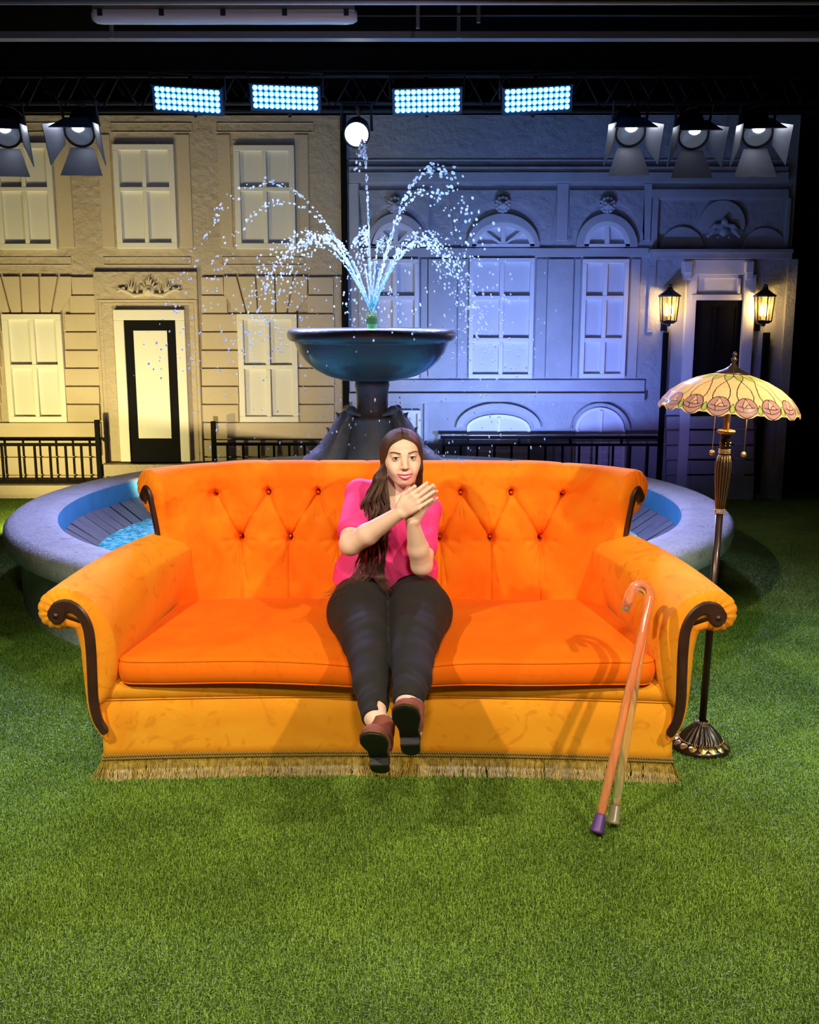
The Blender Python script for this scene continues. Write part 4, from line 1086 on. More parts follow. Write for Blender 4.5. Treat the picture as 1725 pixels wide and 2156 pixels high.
for sgn, i in ((-1, 0), (1, -1)):
    x, y, nx, ny = back_path(US[i]); tx, ty = (ny * sgn, -nx * sgn)
    rows = []
    for t in np.linspace(0.12, 1, 9):
        ins = (1 - math.cos(t * PI / 2)); fw = .034 * math.sin(t * PI / 2); row = []
        for j in range(260):
            bg_ = .030 * min(max((PV[j, 1] - .90) / .1, 0), 1) * (j < 215); o, z = PV[j, 0] - NO[j, 0] * (D[i, j] - bg_), PV[j, 1] - NO[j, 1] * (D[i, j] - bg_)
            so, sz = skel_back(o, z); wv = 1 + (.10 * math.sin(ang_[j] * 17) * onroll[j] * t)
            oo = o + (so - o) * ins * .8; zz = z + (sz - z) * ins * .8
            zz -= .052 * min(max((zz - .6) / .4, 0), 1)
            row.append((x + nx * oo + tx * fw * wv - float(lean(US[i], zz)), y + ny * oo + ty * fw * wv, zz))
        rows.append(row)
    caps.append(np.array(rows))
Vall = np.concatenate([caps[0][::-1], V, caps[1]], 0); nu = Vall.shape[0]
Q = grid_quads(nu, 260)
BACK = quads_obj('backrest', Vall.reshape(-1, 3), Q, M['vel_back'], SOFA)
for sgn, cp in ((-1, caps[0]), (1, caps[1])):  # close the ends
    ring_ = cp[-1]; c = ring_.mean(0); n = len(ring_)
    mid = (ring_ + ring_[::-1]) / 2
    VV = np.concatenate([ring_, mid]); FF = [(j, j + 1, n + j + 1, n + j) for j in range(n - 1)]
    mesh_obj('end_panel', VV, FF, M['vel_back'], BACK)
for bx, bz in BUP + BLO:   # covered buttons sunk in the pits
    x, y, nx, ny = back_path(bx); o = np.interp(bz, [p[1] for p in prof[:6]], [p[0] for p in prof[:6]]) + (.064 if bz < .9 else .045)
    V_, F_ = lathe_geo([(.0060, -.004), (.0064, 0), (.005, .003), (.002, .0045), (0, .005)], 18, closed_ends=False)
    mesh_obj('button', [(x + a, y + o - c_, bz + b_) for a, b_, c_ in V_], F_, M['vel_back'], BACK)
for sgn in (-1, 1):
    x, y, nx, ny = back_path(sgn * UMAX); tx, ty = (ny * sgn, -nx * sgn)
    def to3d(o, z, d, x=x, y=y, nx=nx, ny=ny, tx=tx, ty=ty): return (x + nx * o + tx * (.027 + d) - float(lean(math.copysign(UMAX, x), z)), y + ny * o + ty * (.027 + d), z - .052 * min(max((z - .6) / .4, 0), 1))
    plate(SOFA, [(.128, 1.010), (.108, 1.040), (.080, 1.030), (.068, .99), (.070, .90), (.075, .78), (.078, .60)], [.027, .022, .018, .016, .015, .015, .015], .014, to3d)

# ---- rolled arms
ARM = [(1.052, .300), (1.022, .335), (1.0, .39), (.988, .46), (.99, .54), (1.008, .61), (1.042, .67), (1.085, .712), (1.14, .736), (1.19, .740), (1.235, .722), (1.263, .69), (1.270, .65), (1.258, .612), (1.228, .588), (1.19, .582), (1.158, .59), (1.135, .575), (1.122, .52), (1.118, .44), (1.112, .33), (1.104, .26), (1.085, .205), (1.060, .165), (1.045, .15)]
AC = spline(ARM, 170)
s_ = np.r_[0, np.cumsum(np.linalg.norm(np.diff(AC, axis=0), axis=1))]; AC = np.stack([np.interp(np.linspace(0, s_[-1], 170), s_, AC[:, k]) for k in (0, 1)], 1)
PL = [(1.190, .648), (1.176, .672), (1.143, .680), (1.105, .655), (1.080, .600), (1.074, .52), (1.075, .42), (1.076, .32), (1.066, .25), (1.045, .205)]
PW = [.034, .030, .023, .0195, .0195, .0195, .019, .019, .018, .017]
SK = spline(PL, 80); SK[:, 0] -= .0
def nearest(p): return SK[np.argmin(((SK - p) ** 2).sum(1))]
NEAR = np.array([nearest(p) for p in AC])
acen = np.arctan2(AC[:, 1] - .655, AC[:, 0] - 1.185)
rollw = np.clip((AC[:, 0] - 1.07) / .05, 0, 1) * np.clip((AC[:, 1] - .56) / .03, 0, 1)
def arm(sgn):
    rows = []
    ys = np.r_[np.linspace(.66, .08, 40), np.linspace(.07, 0, 14)]
    for y in ys:
        s = y / .66
        shx = -s * (.055 + .125 * np.clip((AC[:, 1] - .45) / .22, 0, 1))
        zz = AC[:, 1] + (s * .062 + .018 * math.sin(PI * s)) * np.clip((AC[:, 1] - .36) / .3, 0, 1)
        w = np.clip(1 - y / .07, 0, 1) ** 1.5
        dn = AC - NEAR; ln = np.linalg.norm(dn, axis=1) + 1e-6
        inw = w * rollw * .008 * (1 - np.abs(np.sin(acen * 7.5))) ** 3
        P2 = np.stack([AC[:, 0] + shx, zz], 1) - dn / ln[:, None] * inw[:, None]
        rows.append(np.stack([P2[:, 0], np.full(170, y), P2[:, 1]], 1))
    for t in np.linspace(.1, 1, 12):
        ins = 1 - math.cos(t * PI / 2); fw = .034 * math.sin(t * PI / 2)
        dn = AC - NEAR; ln = np.linalg.norm(dn, axis=1) + 1e-6
        inw = rollw * .008 * (1 - np.abs(np.sin(acen * 7.5))) ** 3
        P2 = AC - dn * ins * .86 - dn / ln[:, None] * inw[:, None]
        wv = fw * (1 - .16 * rollw * (.5 + .5 * np.sin(acen * 15)) * t)
        rows.append(np.stack([P2[:, 0], -wv, P2[:, 1]], 1))
    V = np.array(rows); V[:, :, 0] *= sgn
    nr = len(rows); Q = grid_quads(nr, 170)
    last = V[-1]; mid = (last + last[::-1]) / 2
    VV = np.concatenate([V.reshape(-1, 3), mid]); off = nr * 170
    Q2 = np.array([[off - 170 + j, off - 170 + j + 1, off + j + 1, off + j] for j in range(169)])
    Q3 = np.array([[i * 170, (i + 1) * 170, (i + 1) * 170 + 169, i * 170 + 169] for i in range(nr - 1)])
    QQ = np.vstack([Q, Q2, Q3])
    if sgn > 0: QQ = QQ[:, ::-1]
    a = quads_obj('arm', VV, QQ, M['vel_arm'], SOFA)
    plate(SOFA, [(sgn * x, z) for x, z in PL], PW, .014, lambda x, z, d: (x, -.028 - d, z))
    V_, F_ = lathe_geo([(.011, -.003), (.010, .002), (0, .005)], 16, closed_ends=False)
    mesh_obj('rosette', [(sgn * 1.192 + p, -.043 - r_, .646 + q) for p, q, r_ in V_], F_, M['walnut'], a)
arm(-1); arm(1)

# ---- base with concave front, deck rail
def plan(off, n=90):
    fr = [(x, .050 * (1 - (x / 1.06) ** 2) - off) for x in np.linspace(-1.06 - off, 1.06 + off, n)]
    return fr + [(1.06 + off, .35), (1.03 + off, .78 + off), (-1.03 - off, .78 + off), (-1.06 - off, .35)]
rings = [(.0, .055), (.002, .12), (.0, .22), (.0, .304), (-.004, .309), (-.001, .312), (.006, .322), (.009, .345), (.004, .366), (-.012, .378), (-.05, .380)]
V = []; F = []; n = len(plan(0))
for off, z in rings: V += [(x, y, z) for x, y in plan(off)]
for i in range(len(rings) - 1):
    for k in range(n): F.append((i * n + k, i * n + (k + 1) % n, (i + 1) * n + (k + 1) % n, (i + 1) * n + k))
F.append(tuple((len(rings) - 1) * n + k for k in range(n))); F.append(tuple(range(n - 1, -1, -1)))
base = mesh_obj('base', V, F, M['vel_apron'], SOFA)
sm = MB(); sm.tube([(x, y - .0015, .3085) for x, y in plan(0)[:90]], .0028, 6); sm.build('seam_piping', M['vel_apron'], base, True)
for sgn in (-1, 1):
    for yy in (.1, .70):
        m = MB(); m.box(sgn * .95 - .03, sgn * .95 + .03, yy - .03, yy + .03, 0, .06); m.build('foot', M['walnut'], SOFA)

# ---- seat cushion
def cush_plan(n=260):
    pts = [(-.905, .69), (-.945, .40), (-.985, .10)]
    for a in np.linspace(180, 270, 8): pts.append((-.940 + .047 * math.cos(rad(a)), .030 + .047 * math.sin(rad(a))))
    for x in np.linspace(-.8, .8, 17): pts.append((x, -.017))
    for a in np.linspace(-90, 0, 8): pts.append((.935 + .047 * math.cos(rad(a)), .030 + .047 * math.sin(rad(a))))
    pts += [(.980, .10), (.945, .40), (.905, .69), (.5, .70), (0, .70), (-.5, .70), (-.905, .69)]
    P_ = np.array(pts); s = np.r_[0, np.cumsum(np.linalg.norm(np.diff(P_, axis=0), axis=1))]
    q = np.linspace(0, s[-1], n, endpoint=False); return np.stack([np.interp(q, s, P_[:, 0]), np.interp(q, s, P_[:, 1])], 1)
CP = cush_plan(); nC = len(CP); cen = np.array([0, .33])
T_ = np.roll(CP, -1, 0) - np.roll(CP, 1, 0); T_ /= np.linalg.norm(T_, axis=1)[:, None]; Nrm = np.stack([T_[:, 1], -T_[:, 0]], 1)
def sag(x, y): return -.030 * np.exp(-((x - .04) / .20) ** 2) * np.clip(1 - np.abs(y) / .9, 0, 1)
rings = []
for k, (off, z) in enumerate([(-.02, .379), (-.004, .382), (.004, .391), (.009, .412), (.011, .432), (.008, .452), (.001, .468), (-.006, .476)]):
    P2 = CP + Nrm * off; zz = z + sag(P2[:, 0], P2[:, 1]) * (.5 + .5 * (z - .38) / .095) + .003 * np.sin(P2[:, 0] * 9) + .030 * np.clip(P2[:, 1] / .69, 0, 1) * (z - .379) / .097
    rings.append(np.stack([P2[:, 0], P2[:, 1], zz], 1))
for t in np.linspace(.97, .0, 34):
    P2 = cen + (CP + Nrm * -.006 - cen) * t
    crown = .040 * (1 - t ** 3.2)
    zz = .476 + .030 * np.clip(P2[:, 1] / .69, 0, 1) + crown * .75 + sag(P2[:, 0], P2[:, 1]) + .003 * np.sin(P2[:, 0] * 9) * t + .0016 * np.sin(P2[:, 1] * 55 + 4 * P2[:, 0]) * (1 - t) * t
    rings.append(np.stack([P2[:, 0], P2[:, 1], zz], 1))
nr = len(rings); V = np.concatenate(rings)
F = [(i * nC + k, i * nC + (k + 1) % nC, (i + 1) * nC + (k + 1) % nC, (i + 1) * nC + k) for i in range(nr - 1) for k in range(nC)] + [tuple(range(nC - 1, -1, -1))]
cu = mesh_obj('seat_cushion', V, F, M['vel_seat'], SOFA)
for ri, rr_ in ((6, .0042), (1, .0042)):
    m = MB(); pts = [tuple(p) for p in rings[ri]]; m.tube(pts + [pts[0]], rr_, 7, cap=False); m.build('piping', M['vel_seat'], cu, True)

# ---- braid and fringe along the hem
PF = [(-1.03, .78), (-1.062, .40)] + [(x, .050 * (1 - (x / 1.06) ** 2) - .006) for x in np.linspace(-1.065, 1.065, 120)] + [(1.062, .40), (1.03, .78)]
PF = np.array(PF); s = np.r_[0, np.cumsum(np.linalg.norm(np.diff(PF, axis=0), axis=1))]; LT = s[-1]
def hem(q): return np.array([np.interp(q, s, PF[:, 0]), np.interp(q, s, PF[:, 1])])
m = MB()
for dz, ph in ((.009, 0), (-.002, PI / 2)):
    for strand in (0, PI):
        m.tube([(*(hem(q) + np.array([0, -.004 + .0035 * math.cos(q * 330 + ph + strand)])), .082 + dz + .0035 * math.sin(q * 330 + ph + strand)) for q in np.arange(.3, LT - .3, .0028)], .0030, 5)
m.build('braid', M['gold_braid'], SOFA, True)
rng = np.random.default_rng(8); VF, FF = [], []
nS = 5200; k = 7
q = rng.uniform(0.05, LT - .05, nS); base0 = np.stack([np.interp(q, s, PF[:, 0]), np.interp(q, s, PF[:, 1])], 1)
q2 = np.stack([np.interp(q + .01, s, PF[:, 0]), np.interp(q + .01, s, PF[:, 1])], 1) - base0; q2 /= np.linalg.norm(q2, axis=1)[:, None]; out = np.stack([q2[:, 1], -q2[:, 0]], 1)
clump = np.round(q / .028); cr = np.sin(clump * 12.9898) * 43758.5453; cr = cr - np.floor(cr)
flare = rng.uniform(.008, .03, nS) + .014 * cr; side = rng.normal(0, .008, nS) + (cr - .5) * .018; Ln = rng.uniform(.062, .078, nS); cur = rng.normal(0, .0045, nS)
wild = rng.random(nS) < .05; side[wild] += rng.normal(0, .022, wild.sum()); flare[wild] += .012
corner = np.clip(1 - np.abs(np.abs(base0[:, 0]) - 1.065) / .03, 0, 1) * (base0[:, 1] < .2)
base0[:, 0] += 0; side = side + np.sign(base0[:, 0]) * corner * .022
V = np.zeros((nS, k, 2, 3)); wS = rng.uniform(.0007, .0014, nS)
for j in range(k):
    t = j / (k - 1); c = base0 + out * (flare * t ** 1.5 + .002 + rng.uniform(0, .002))[:, None] + q2 * (side * t + cur * np.sin(t * PI * 1.5))[:, None]
    z = .074 - Ln * t
    for e in (0, 1):
        V[:, j, e, :2] = c + q2 * ((-1) ** e * wS)[:, None]; V[:, j, e, 2] = np.maximum(z, .004)
idx = np.arange(nS)[:, None] * (2 * k)
F = np.concatenate([idx + [2 * j, 2 * j + 1, 2 * j + 3, 2 * j + 2] for j in range(k - 1)])
fr = quads_obj('fringe', V.reshape(-1, 3), F, M['fringe'], SOFA, smooth=False); fr['kind'] = 'stuff'
m = MB()
n_ = 140; m.add([(*(hem(x)), z) for x in np.linspace(.05, LT - .05, n_) for z in (.02, .075)], [(2 * i, 2 * i + 2, 2 * i + 3, 2 * i + 1) for i in range(n_ - 1)])
M['fringe_back'] = mat('fringe_lining', (0.09, 0.05, 0.008), .8); m.build('fringe_tape', M['fringe_back'], SOFA)
# ------------------------------------------------------------------ stained glass floor lamp
LX, LY = 1.168, 3.79
M['antique'] = mat('antique_bronze', (0.030, 0.014, 0.010), 0.34, 0.5, coat=.3)
M['gilt'] = mat('worn_gilt', (0.55, 0.36, 0.13), 0.35, 0.85)
M['shade_cap'] = mat('bronze_cap', (0.16, 0.10, 0.08), 0.35, 0.8)
LAMP = empty('floor_lamp', (LX, LY, 0), label='tall bronze floor lamp with stained glass rose shade beside the sofa arm', cat='lamp')
LAMP.rotation_euler = (0, rad(1.3), 0)
def lathe(name, prof, m, parent=LAMP, seg=64, flute=None, smooth=True, center=(0, 0, 0)):
    V, F = lathe_geo(prof, seg, flute, center); return mesh_obj(name, V, F, m, parent, smooth)
def beads(m_, R_, z, n, r, sq=1.0):
    bm = bmesh.new(); bmesh.ops.create_icosphere(bm, subdivisions=1, radius=r)
    vs = [v.co[:] for v in bm.verts]; fs = [[v.index for v in f.verts] for f in bm.faces]; bm.free()
    for k in range(n):
        a = 2 * PI * k / n; m_.add([(x + R_ * math.cos(a), y + R_ * math.sin(a), w * sq + z) for x, y, w in vs], fs)
def fl(n, amp, i0, i1): return lambda i, a, r, z: (r * (1 + (amp * abs(math.cos(n * a / 2)) - amp * .5 if i0 <= i <= i1 else 0)), z)
bs = lathe('base', [(0.0, .004), (.112, .004), (.116, .012), (.114, .022), (.104, .032), (.088, .040), (.084, .044), (.076, .056), (.060, .076), (.044, .094), (.032, .106), (.024, .112), (.024, .122), (.016, .124)], M['antique'], seg=160, flute=fl(20, .12, 6, 10))
g = MB(); beads(g, .086, .047, 56, .0034); beads(g, .026, .115, 26, .0026); beads(g, .026, .121, 26, .0026)
for k in range(10):
    a = 2 * PI * k / 10
    for j in range(5): beads_r = .078 - j * .008; g.add(*lathe_geo([(0, -.002), (.002, 0), (0, .002)], 6, center=(beads_r * math.cos(a), beads_r * math.sin(a), .056 + j * .010)))
g.build('bead_trim', M['gilt'], bs, True)
V, F = [], []
for k in range(16):  # leaf scrolls round the foot
    a = 2 * PI * (k + .5) / 16; n0 = len(V)
    for (dr, da) in ((.088, -.12), (.088, .12), (.100, .17), (.111, .07), (.113, 0), (.111, -.07), (.100, -.17)):
        V.append((dr * math.cos(a + da), dr * math.sin(a + da), np.interp(dr, [.088, .104, .113], [.0415, .0335, .025]) + .001))
    V.append((.100 * math.cos(a), .100 * math.sin(a), .041)); F += [(n0 + q, n0 + (q + 1) % 7, n0 + 7) for q in range(7)]
mesh_obj('leaf_trim', V, F, M['gilt'], bs, False)
lathe('pole', [(.0145, .12), (.0145, .5), (.0145, .965)], M['antique'], seg=28)
g = MB(); [beads(g, .0185, z, 20, .0030) for z in (.968, .974, .980)]; g.build('beaded_ring', M['gilt'], LAMP, True)
va = lathe('fluted_stem', [(.0165, .985), (.018, 1.0), (.0225, 1.05), (.027, 1.10), (.0295, 1.14), (.028, 1.165), (.021, 1.19), (.018, 1.196)], M['antique'], seg=120, flute=fl(16, .16, 0, 6))
g = MB()
for k in range(16):
    a = 2 * PI * k / 16 + PI / 16; g.tube([((r + .0006) * math.cos(a), (r + .0006) * math.sin(a), z) for r, z in [(.0165, .985), (.0225, 1.05), (.027, 1.10), (.0295, 1.14), (.028, 1.165), (.021, 1.19)]], .0011, 5)
g.build('gilt_lines', M['gilt'], va, True)
g = MB(); [beads(g, .020, z, 22, .0032) for z in (1.199, 1.205, 1.211)]; g.build('beaded_ring', M['gilt'], LAMP, True)
lathe('neck', [(.018, 1.212), (.021, 1.225), (.0185, 1.25), (.017, 1.262), (.021, 1.268)], M['antique'], seg=48)
g = MB()
for k in range(7):
    a = 2 * PI * k / 7
    for zz in (1.228, 1.238): g.add(*lathe_geo([(0, -.003), (.0022, 0), (0, .003)], 6, center=(.0205 * math.cos(a), .0205 * math.sin(a), zz)))
g.build('stud', M['gilt'], LAMP)
lathe('collar', [(.016, 1.268), (.030, 1.276), (.033, 1.282), (.029, 1.287), (.015, 1.289)], M['gilt'], seg=96, flute=lambda i, a, r, z: (r * (1 + (.09 * abs(math.cos(6 * a)) if 1 <= i <= 3 else 0)), z))
lathe('pole', [(.0125, 1.287), (.0125, 1.50)], M['shade_cap'], seg=24)
# shade: rim scalloped below each rose; glass pieces told apart by material, seamed with lead
SH = empty('shade_tilt', (0, 0, 0)); SH.parent = LAMP
bpy.data.objects.remove(SH)
cols = dict(cream=(0.86, 0.66, 0.36), mauve=(0.50, 0.30, 0.31), pink=(0.80, 0.50, 0.42), green=(0.42, 0.60, 0.13), lead=(0.05, 0.035, 0.03))
def glass(name, c, hazy=.55):
    m = bpy.data.materials.new(name); m.use_nodes = True; nt = m.node_tree; N, L = nt.nodes, nt.links; p = N['Principled BSDF']
    tc = N.new('ShaderNodeTexCoord'); nz = N.new('ShaderNodeTexNoise'); nz.inputs['Scale'].default_value = 22; nz.inputs['Distortion'].default_value = 1.5; L.new(tc.outputs['Object'], nz.inputs['Vector'])
    r = N.new('ShaderNodeValToRGB'); r.color_ramp.elements[0].color = (*[v * .8 for v in c], 1); r.color_ramp.elements[1].color = (*[min(1, v * 1.12) for v in c], 1); L.new(nz.outputs['Fac'], r.inputs['Fac'])
    L.new(r.outputs['Color'], p.inputs['Base Color']); p.inputs['Roughness'].default_value = .18; p.inputs['Coat Weight'].default_value = .5
    t_ = N.new('ShaderNodeBsdfTranslucent'); L.new(r.outputs['Color'], t_.inputs[0]); mx = N.new('ShaderNodeMixShader'); mx.inputs[0].default_value = hazy
    L.new(p.outputs[0], mx.inputs[1]); L.new(t_.outputs[0], mx.inputs[2]); L.new(mx.outputs[0], N['Material Output'].inputs[0]); return m
gm = [glass('glass_' + k, cols[k]) for k in ('cream', 'mauve', 'pink', 'green')] + [mat('lead_came', cols['lead'], .4, .6)]
nA, nT = 1200, 150
A_, T_ = np.meshgrid(np.arange(nA) * 2 * PI / nA, np.linspace(0, 1, nT), indexing='ij')
sp = 2 * PI / 16; off_ = rad(-93.4)  # one rose a little left of the side facing the camera
ph = ((A_ - off_ + sp / 2) % sp) / sp - .5            # -.5..+.5 across one repeat
# profile: t=0 rim, 1 top
prT = [0, .08, .2, .35, .55, .75, .9, 1]; prR = [.258, .257, .246, .222, .180, .128, .082, .056]; prZ = [0, .014, .037, .066, .098, .124, .139, .145]
scal = .017 * np.abs(ph * 2) ** 1.6 * (1 + .25 * np.cos(ph * 6 * PI))
Tm = T_; Rr_ = np.interp(Tm, prT, prR); Zz_ = np.interp(Tm, prT, prZ) + scal * np.clip(1 - Tm / .12, 0, 1)
Rr_ = Rr_ * (1 + .0) ; ZR = 1.352
Vs = np.stack([Rr_ * np.cos(A_), Rr_ * np.sin(A_), Zz_ + ZR], -1)
tilt = rad(2.6); ct, st = math.cos(tilt), math.sin(tilt)
def tiltp(V): V = V.copy(); x, z = V[..., 0].copy(), V[..., 2] - ZR; V[..., 0] = x * ct + z * st; V[..., 2] = ZR - x * st + z * ct; return V
Vs = tiltp(Vs)
# pattern evaluated at face centres
Pc = np.clip(ph, -.5, .5); Tt = T_
X_ = Pc * sp * .25; Z_ = np.interp(Tt, prT, np.r_[0, np.cumsum(np.hypot(np.diff(prR), np.diff(prZ)))])   # metres along the surface
mid_ = np.zeros_like(X_, int)
lead = np.zeros(X_.shape, bool); lw = .0017
rx, rz, rr_ = X_, Z_ - .041, .0395
dR = np.hypot(rx, rz * 1.0)
inr = dR < rr_
for sg in (-1, 1):   # leaf between roses, low down
    xx = np.abs(np.abs(X_) - sp * .125); lx = xx; lz = (Z_ - .028)
    w_ = .0085 * np.clip(1 - (lz / .024) ** 2, 0, 1)
leaf = (xx < w_) & ~inr; mid_[leaf] = 3; lead |= (np.abs(xx - w_) < lw * .8) & (np.abs(lz) < .024) & ~inr
mid_[inr] = 1; lead |= np.abs(dR - rr_) < lw
pk = inr & (rz > -.003) & (np.abs(rx + .000) < .016 - .25 * rz) & (rz < .03); mid_[pk] = 2
def seam(d, cond): 
    global lead
    lead |= (np.abs(d) < lw * .85) & cond
seam(rz + .004 - 6.5 * (rx - .002) ** 2, inr & (np.abs(rx) < .03)); seam(rz + .020 - 9 * (rx + .004) ** 2, inr)
seam(rx + .016 - .35 * rz - .0, inr & (rz > -.004)); seam(rx - .019 + .55 * rz, inr & (rz > -.004))
seam(np.hypot(rx - .012, rz + .004) - .016, inr & (rx < .014) & (rz > -.004)); seam(rx + .012 + .1 * rz, inr & (rz < .002) & (rz > -.022))
# stems: each rose sends two curves up that bulge, cross and carry a leaf
tt = np.clip((Z_ - .07) / (.245 - .07), 0, 1)
for sg in (-1, 1):
    for shift in (-1, 0, 1):
        c = shift + sg * np.interp(tt, [0, .12, .3, .5, .62, .75, .9, 1], [.30, .36, .34, .20, .04, -.20, -.42, -.5])
        lead |= (np.abs((Pc - c) * sp * Rr_) < lw) & (Z_ > .066)
lf = (tt > .62) & (np.abs(np.abs(Pc) - .5 * np.clip((tt - .62) / .3, 0, 1)) < .30 * np.sin(np.clip((tt - .62) / .36, 0, 1) * PI)) & (tt < .98)
band = (tt > .64) & (tt < .97); cen_ = np.abs(Pc) < np.interp(tt, [.62, .75, .9, 1], [0, .20, .42, .5]); mid_[band & cen_ & (mid_ == 0)] = 3
mid_[lead] = 4
fi = mid_[:, :-1]
shade = quads_obj('shade', Vs.reshape(-1, 3), grid_quads(nA, nT, True), gm, LAMP, True, fi.reshape(-1))
def lathe_t(name, prof, m, seg=48, parent=shade):
    V, F = lathe_geo(prof, seg, None); return mesh_obj(name, tiltp(np.array(V)), F, m, parent)
lathe_t('cap', [(.060, ZR + .144), (.062, ZR + .148), (.045, ZR + .155), (.028, ZR + .163), (.014, ZR + .174), (.010, ZR + .182)], M['shade_cap'])
lathe_t('finial', [(.006, ZR + .18), (.010, ZR + .184), (.006, ZR + .188), (.012, ZR + .195), (.0125, ZR + .2), (.005, ZR + .207), (.009, ZR + .214), (.0085, ZR + .219), (.004, ZR + .226), (0, ZR + .228)], M['shade_cap'])
for dx, zz in ((-.062, 1.212), (.057, 1.208)):
    g = MB(); z = zz
    bm_r = .0019
    while z < 1.43: g.add(*lathe_geo([(0, -bm_r), (bm_r, 0), (0, bm_r)], 6, center=(dx, -.05, z))); z += .0042
    g.tube([(dx, -.05, zz), (dx, -.05, 1.43)], .0006, 5)
    ch = g.build('pull_chain', M['gilt'], LAMP, True)
    V, F = lathe_geo([(0, -.0105), (.006, -.0095), (.0105, -.004), (.0105, .003), (.007, .009), (.002, .0115), (0, .0115)], 20, center=(dx, -.05, zz - .008)); mesh_obj('pull_ball', V, F, M['gilt'], ch)
V, F = lathe_geo([(0, -.04), (.02, -.034), (.028, -.012), (.024, .014), (.013, .036), (.012, .055)], 24)
M['warm_bulb'] = mat('warm_bulb', (1, .85, .6), .5, emit=((1.0, .72, .40), 12))
mesh_obj('bulb', [(x + .07, y - .05, z + 1.415) for x, y, z in V], F, M['warm_bulb'], LAMP)
mesh_obj('bulb', [(x - .07, y + .04, z + 1.415) for x, y, z in V], F, M['warm_bulb'], LAMP)
point('lamp_glow', (LX + .115, LY - .05, 1.36), 2.6, (1.0, .74, .42), .02)

# ------------------------------------------------------------------ two clear walking canes
def acrylic(name, c, body, amt, r=.04):
    m, nt, p = principled(name); p.inputs['Base Color'].default_value = (*c, 1); p.inputs['Transmission Weight'].default_value = 1; p.inputs['Roughness'].default_value = r; p.inputs['IOR'].default_value = 1.49
    N, L = nt.nodes, nt.links; t_ = N.new('ShaderNodeBsdfDiffuse'); t_.inputs[0].default_value = (*body, 1); mx = N.new('ShaderNodeMixShader'); mx.inputs[0].default_value = amt
    L.new(p.outputs[0], mx.inputs[1]); L.new(t_.outputs[0], mx.inputs[2]); L.new(mx.outputs[0], N['Material Output'].inputs[0]); return m
M['acr_or'] = acrylic('orange_acrylic', (1.0, .80, .72), (1.0, .34, .16), .34); M['acr_cl'] = acrylic('clear_acrylic', (.96, .98, .93), (.75, .62, .32), .20)
M['purple_rubber'] = mat('purple_rubber', (.10, .035, .22), .45); M['pale_rubber'] = mat('clear_rubber', (.55, .50, .32), .3, trans=.6)
def cane(tip, top, mt, rub, label, hook_dir, name='walking_cane', L_=None, hr=.037):
    tip, top = Vector(tip), Vector(top); ax = (top - tip).normalized(); hd = Vector(hook_dir); hd = (hd - ax * hd.dot(ax)).normalized()
    t = empty(name, tuple(tip), label=label, cat='walking cane')
    pts = [ax * .03 + (top - tip - ax * .03) * (i / 10) for i in range(11)]
    c = (top - tip) + hd * hr
    for a in np.linspace(12, 180, 15): pts.append(c - hd * hr * math.cos(rad(a)) + ax * hr * math.sin(rad(a)))
    e = pts[-1]; pts += [e - ax * .02 + hd * .001, e - ax * .055 + hd * .004]
    g = MB(); g.tube(pts, .0148, 28); g.build('shaft', mt, t, True)
    q = Vector((0, 0, 1)).rotation_difference(ax)
    V, F = lathe_geo([(0, 0), (.0235, 0), (.024, .007), (.0205, .013), (.018, .058), (.0152, .062), (.015, .05), (0, .05)], 28)
    mesh_obj('ferrule', [tuple(q @ Vector(v)) for v in V], F, rub, t)
    LP(t) if False else None
    return t
cane((.621, 3.075, .026), (.840, 3.390, .742), M['acr_or'], M['purple_rubber'], 'orange tinted clear walking cane with a purple rubber tip', (-.9, -.25, 0))
cane((.686, 3.135, .026), (.850, 3.45, .715), M['acr_cl'], M['pale_rubber'], 'colourless clear walking cane with a pale rubber tip, behind the purple-tipped one', (-.85, -.1, 0))
# ------------------------------------------------------------------ seated woman
def A(px, py, Y): return np.array(at(px, py, Y))
M['skin'] = mat('skin', (0.84, 0.54, 0.42), 0.5, var=(30, (0.87, 0.57, 0.45), .2), bump=(260, .08, .002))
M['skin'].node_tree.nodes['Principled BSDF'].inputs['Subsurface Weight'].default_value = .12
M['skin'].node_tree.nodes['Principled BSDF'].inputs['Subsurface Radius'].default_value = (.02, .008, .004)
M['pink'] = mat('pink_fabric', (0.93, 0.045, 0.27), .75, bump=(140, .1, .003))
M['jeans'] = mat('black_denim', (0.0085, 0.007, 0.0075), .85, var=(9, (0.014, 0.0115, 0.012), .2), bump=(300, .25, .003))
M['suede'] = mat('rust_suede', (0.19, 0.045, 0.028), .85, var=(22, (0.25, 0.065, 0.04), .2), bump=(200, .2, .002))
M['sole'] = mat('boot_sole', (0.012, 0.010, 0.010), .6, bump=(150, .5, .003)); M['welt'] = mat('boot_welt', (0.16, 0.075, 0.025), .6)
M['sock'] = mat('blue_sock', (0.12, 0.14, 0.24), .9, var=(90, (0.5, .5, .55), .6))
M['lip'] = mat('pink_lipstick', (0.60, 0.07, 0.17), .35, coat=.3); M['teeth'] = mat('teeth', (0.85, 0.82, 0.76), .3)
M['eyewhite'] = mat('eye_white', (0.72, 0.70, 0.68), .2); M['iris'] = mat('iris', (0.06, 0.045, 0.03), .2); M['pupil'] = mat('pupil', (.005, .005, .005), .1)
M['brow'] = mat('eyebrow_hair', (0.22, 0.105, 0.06), .8); M['lash'] = mat('lash', (.015, .01, .01), .6); M['gold_ring'] = mat('ring_metal', (.8, .7, .5), .2, 1)
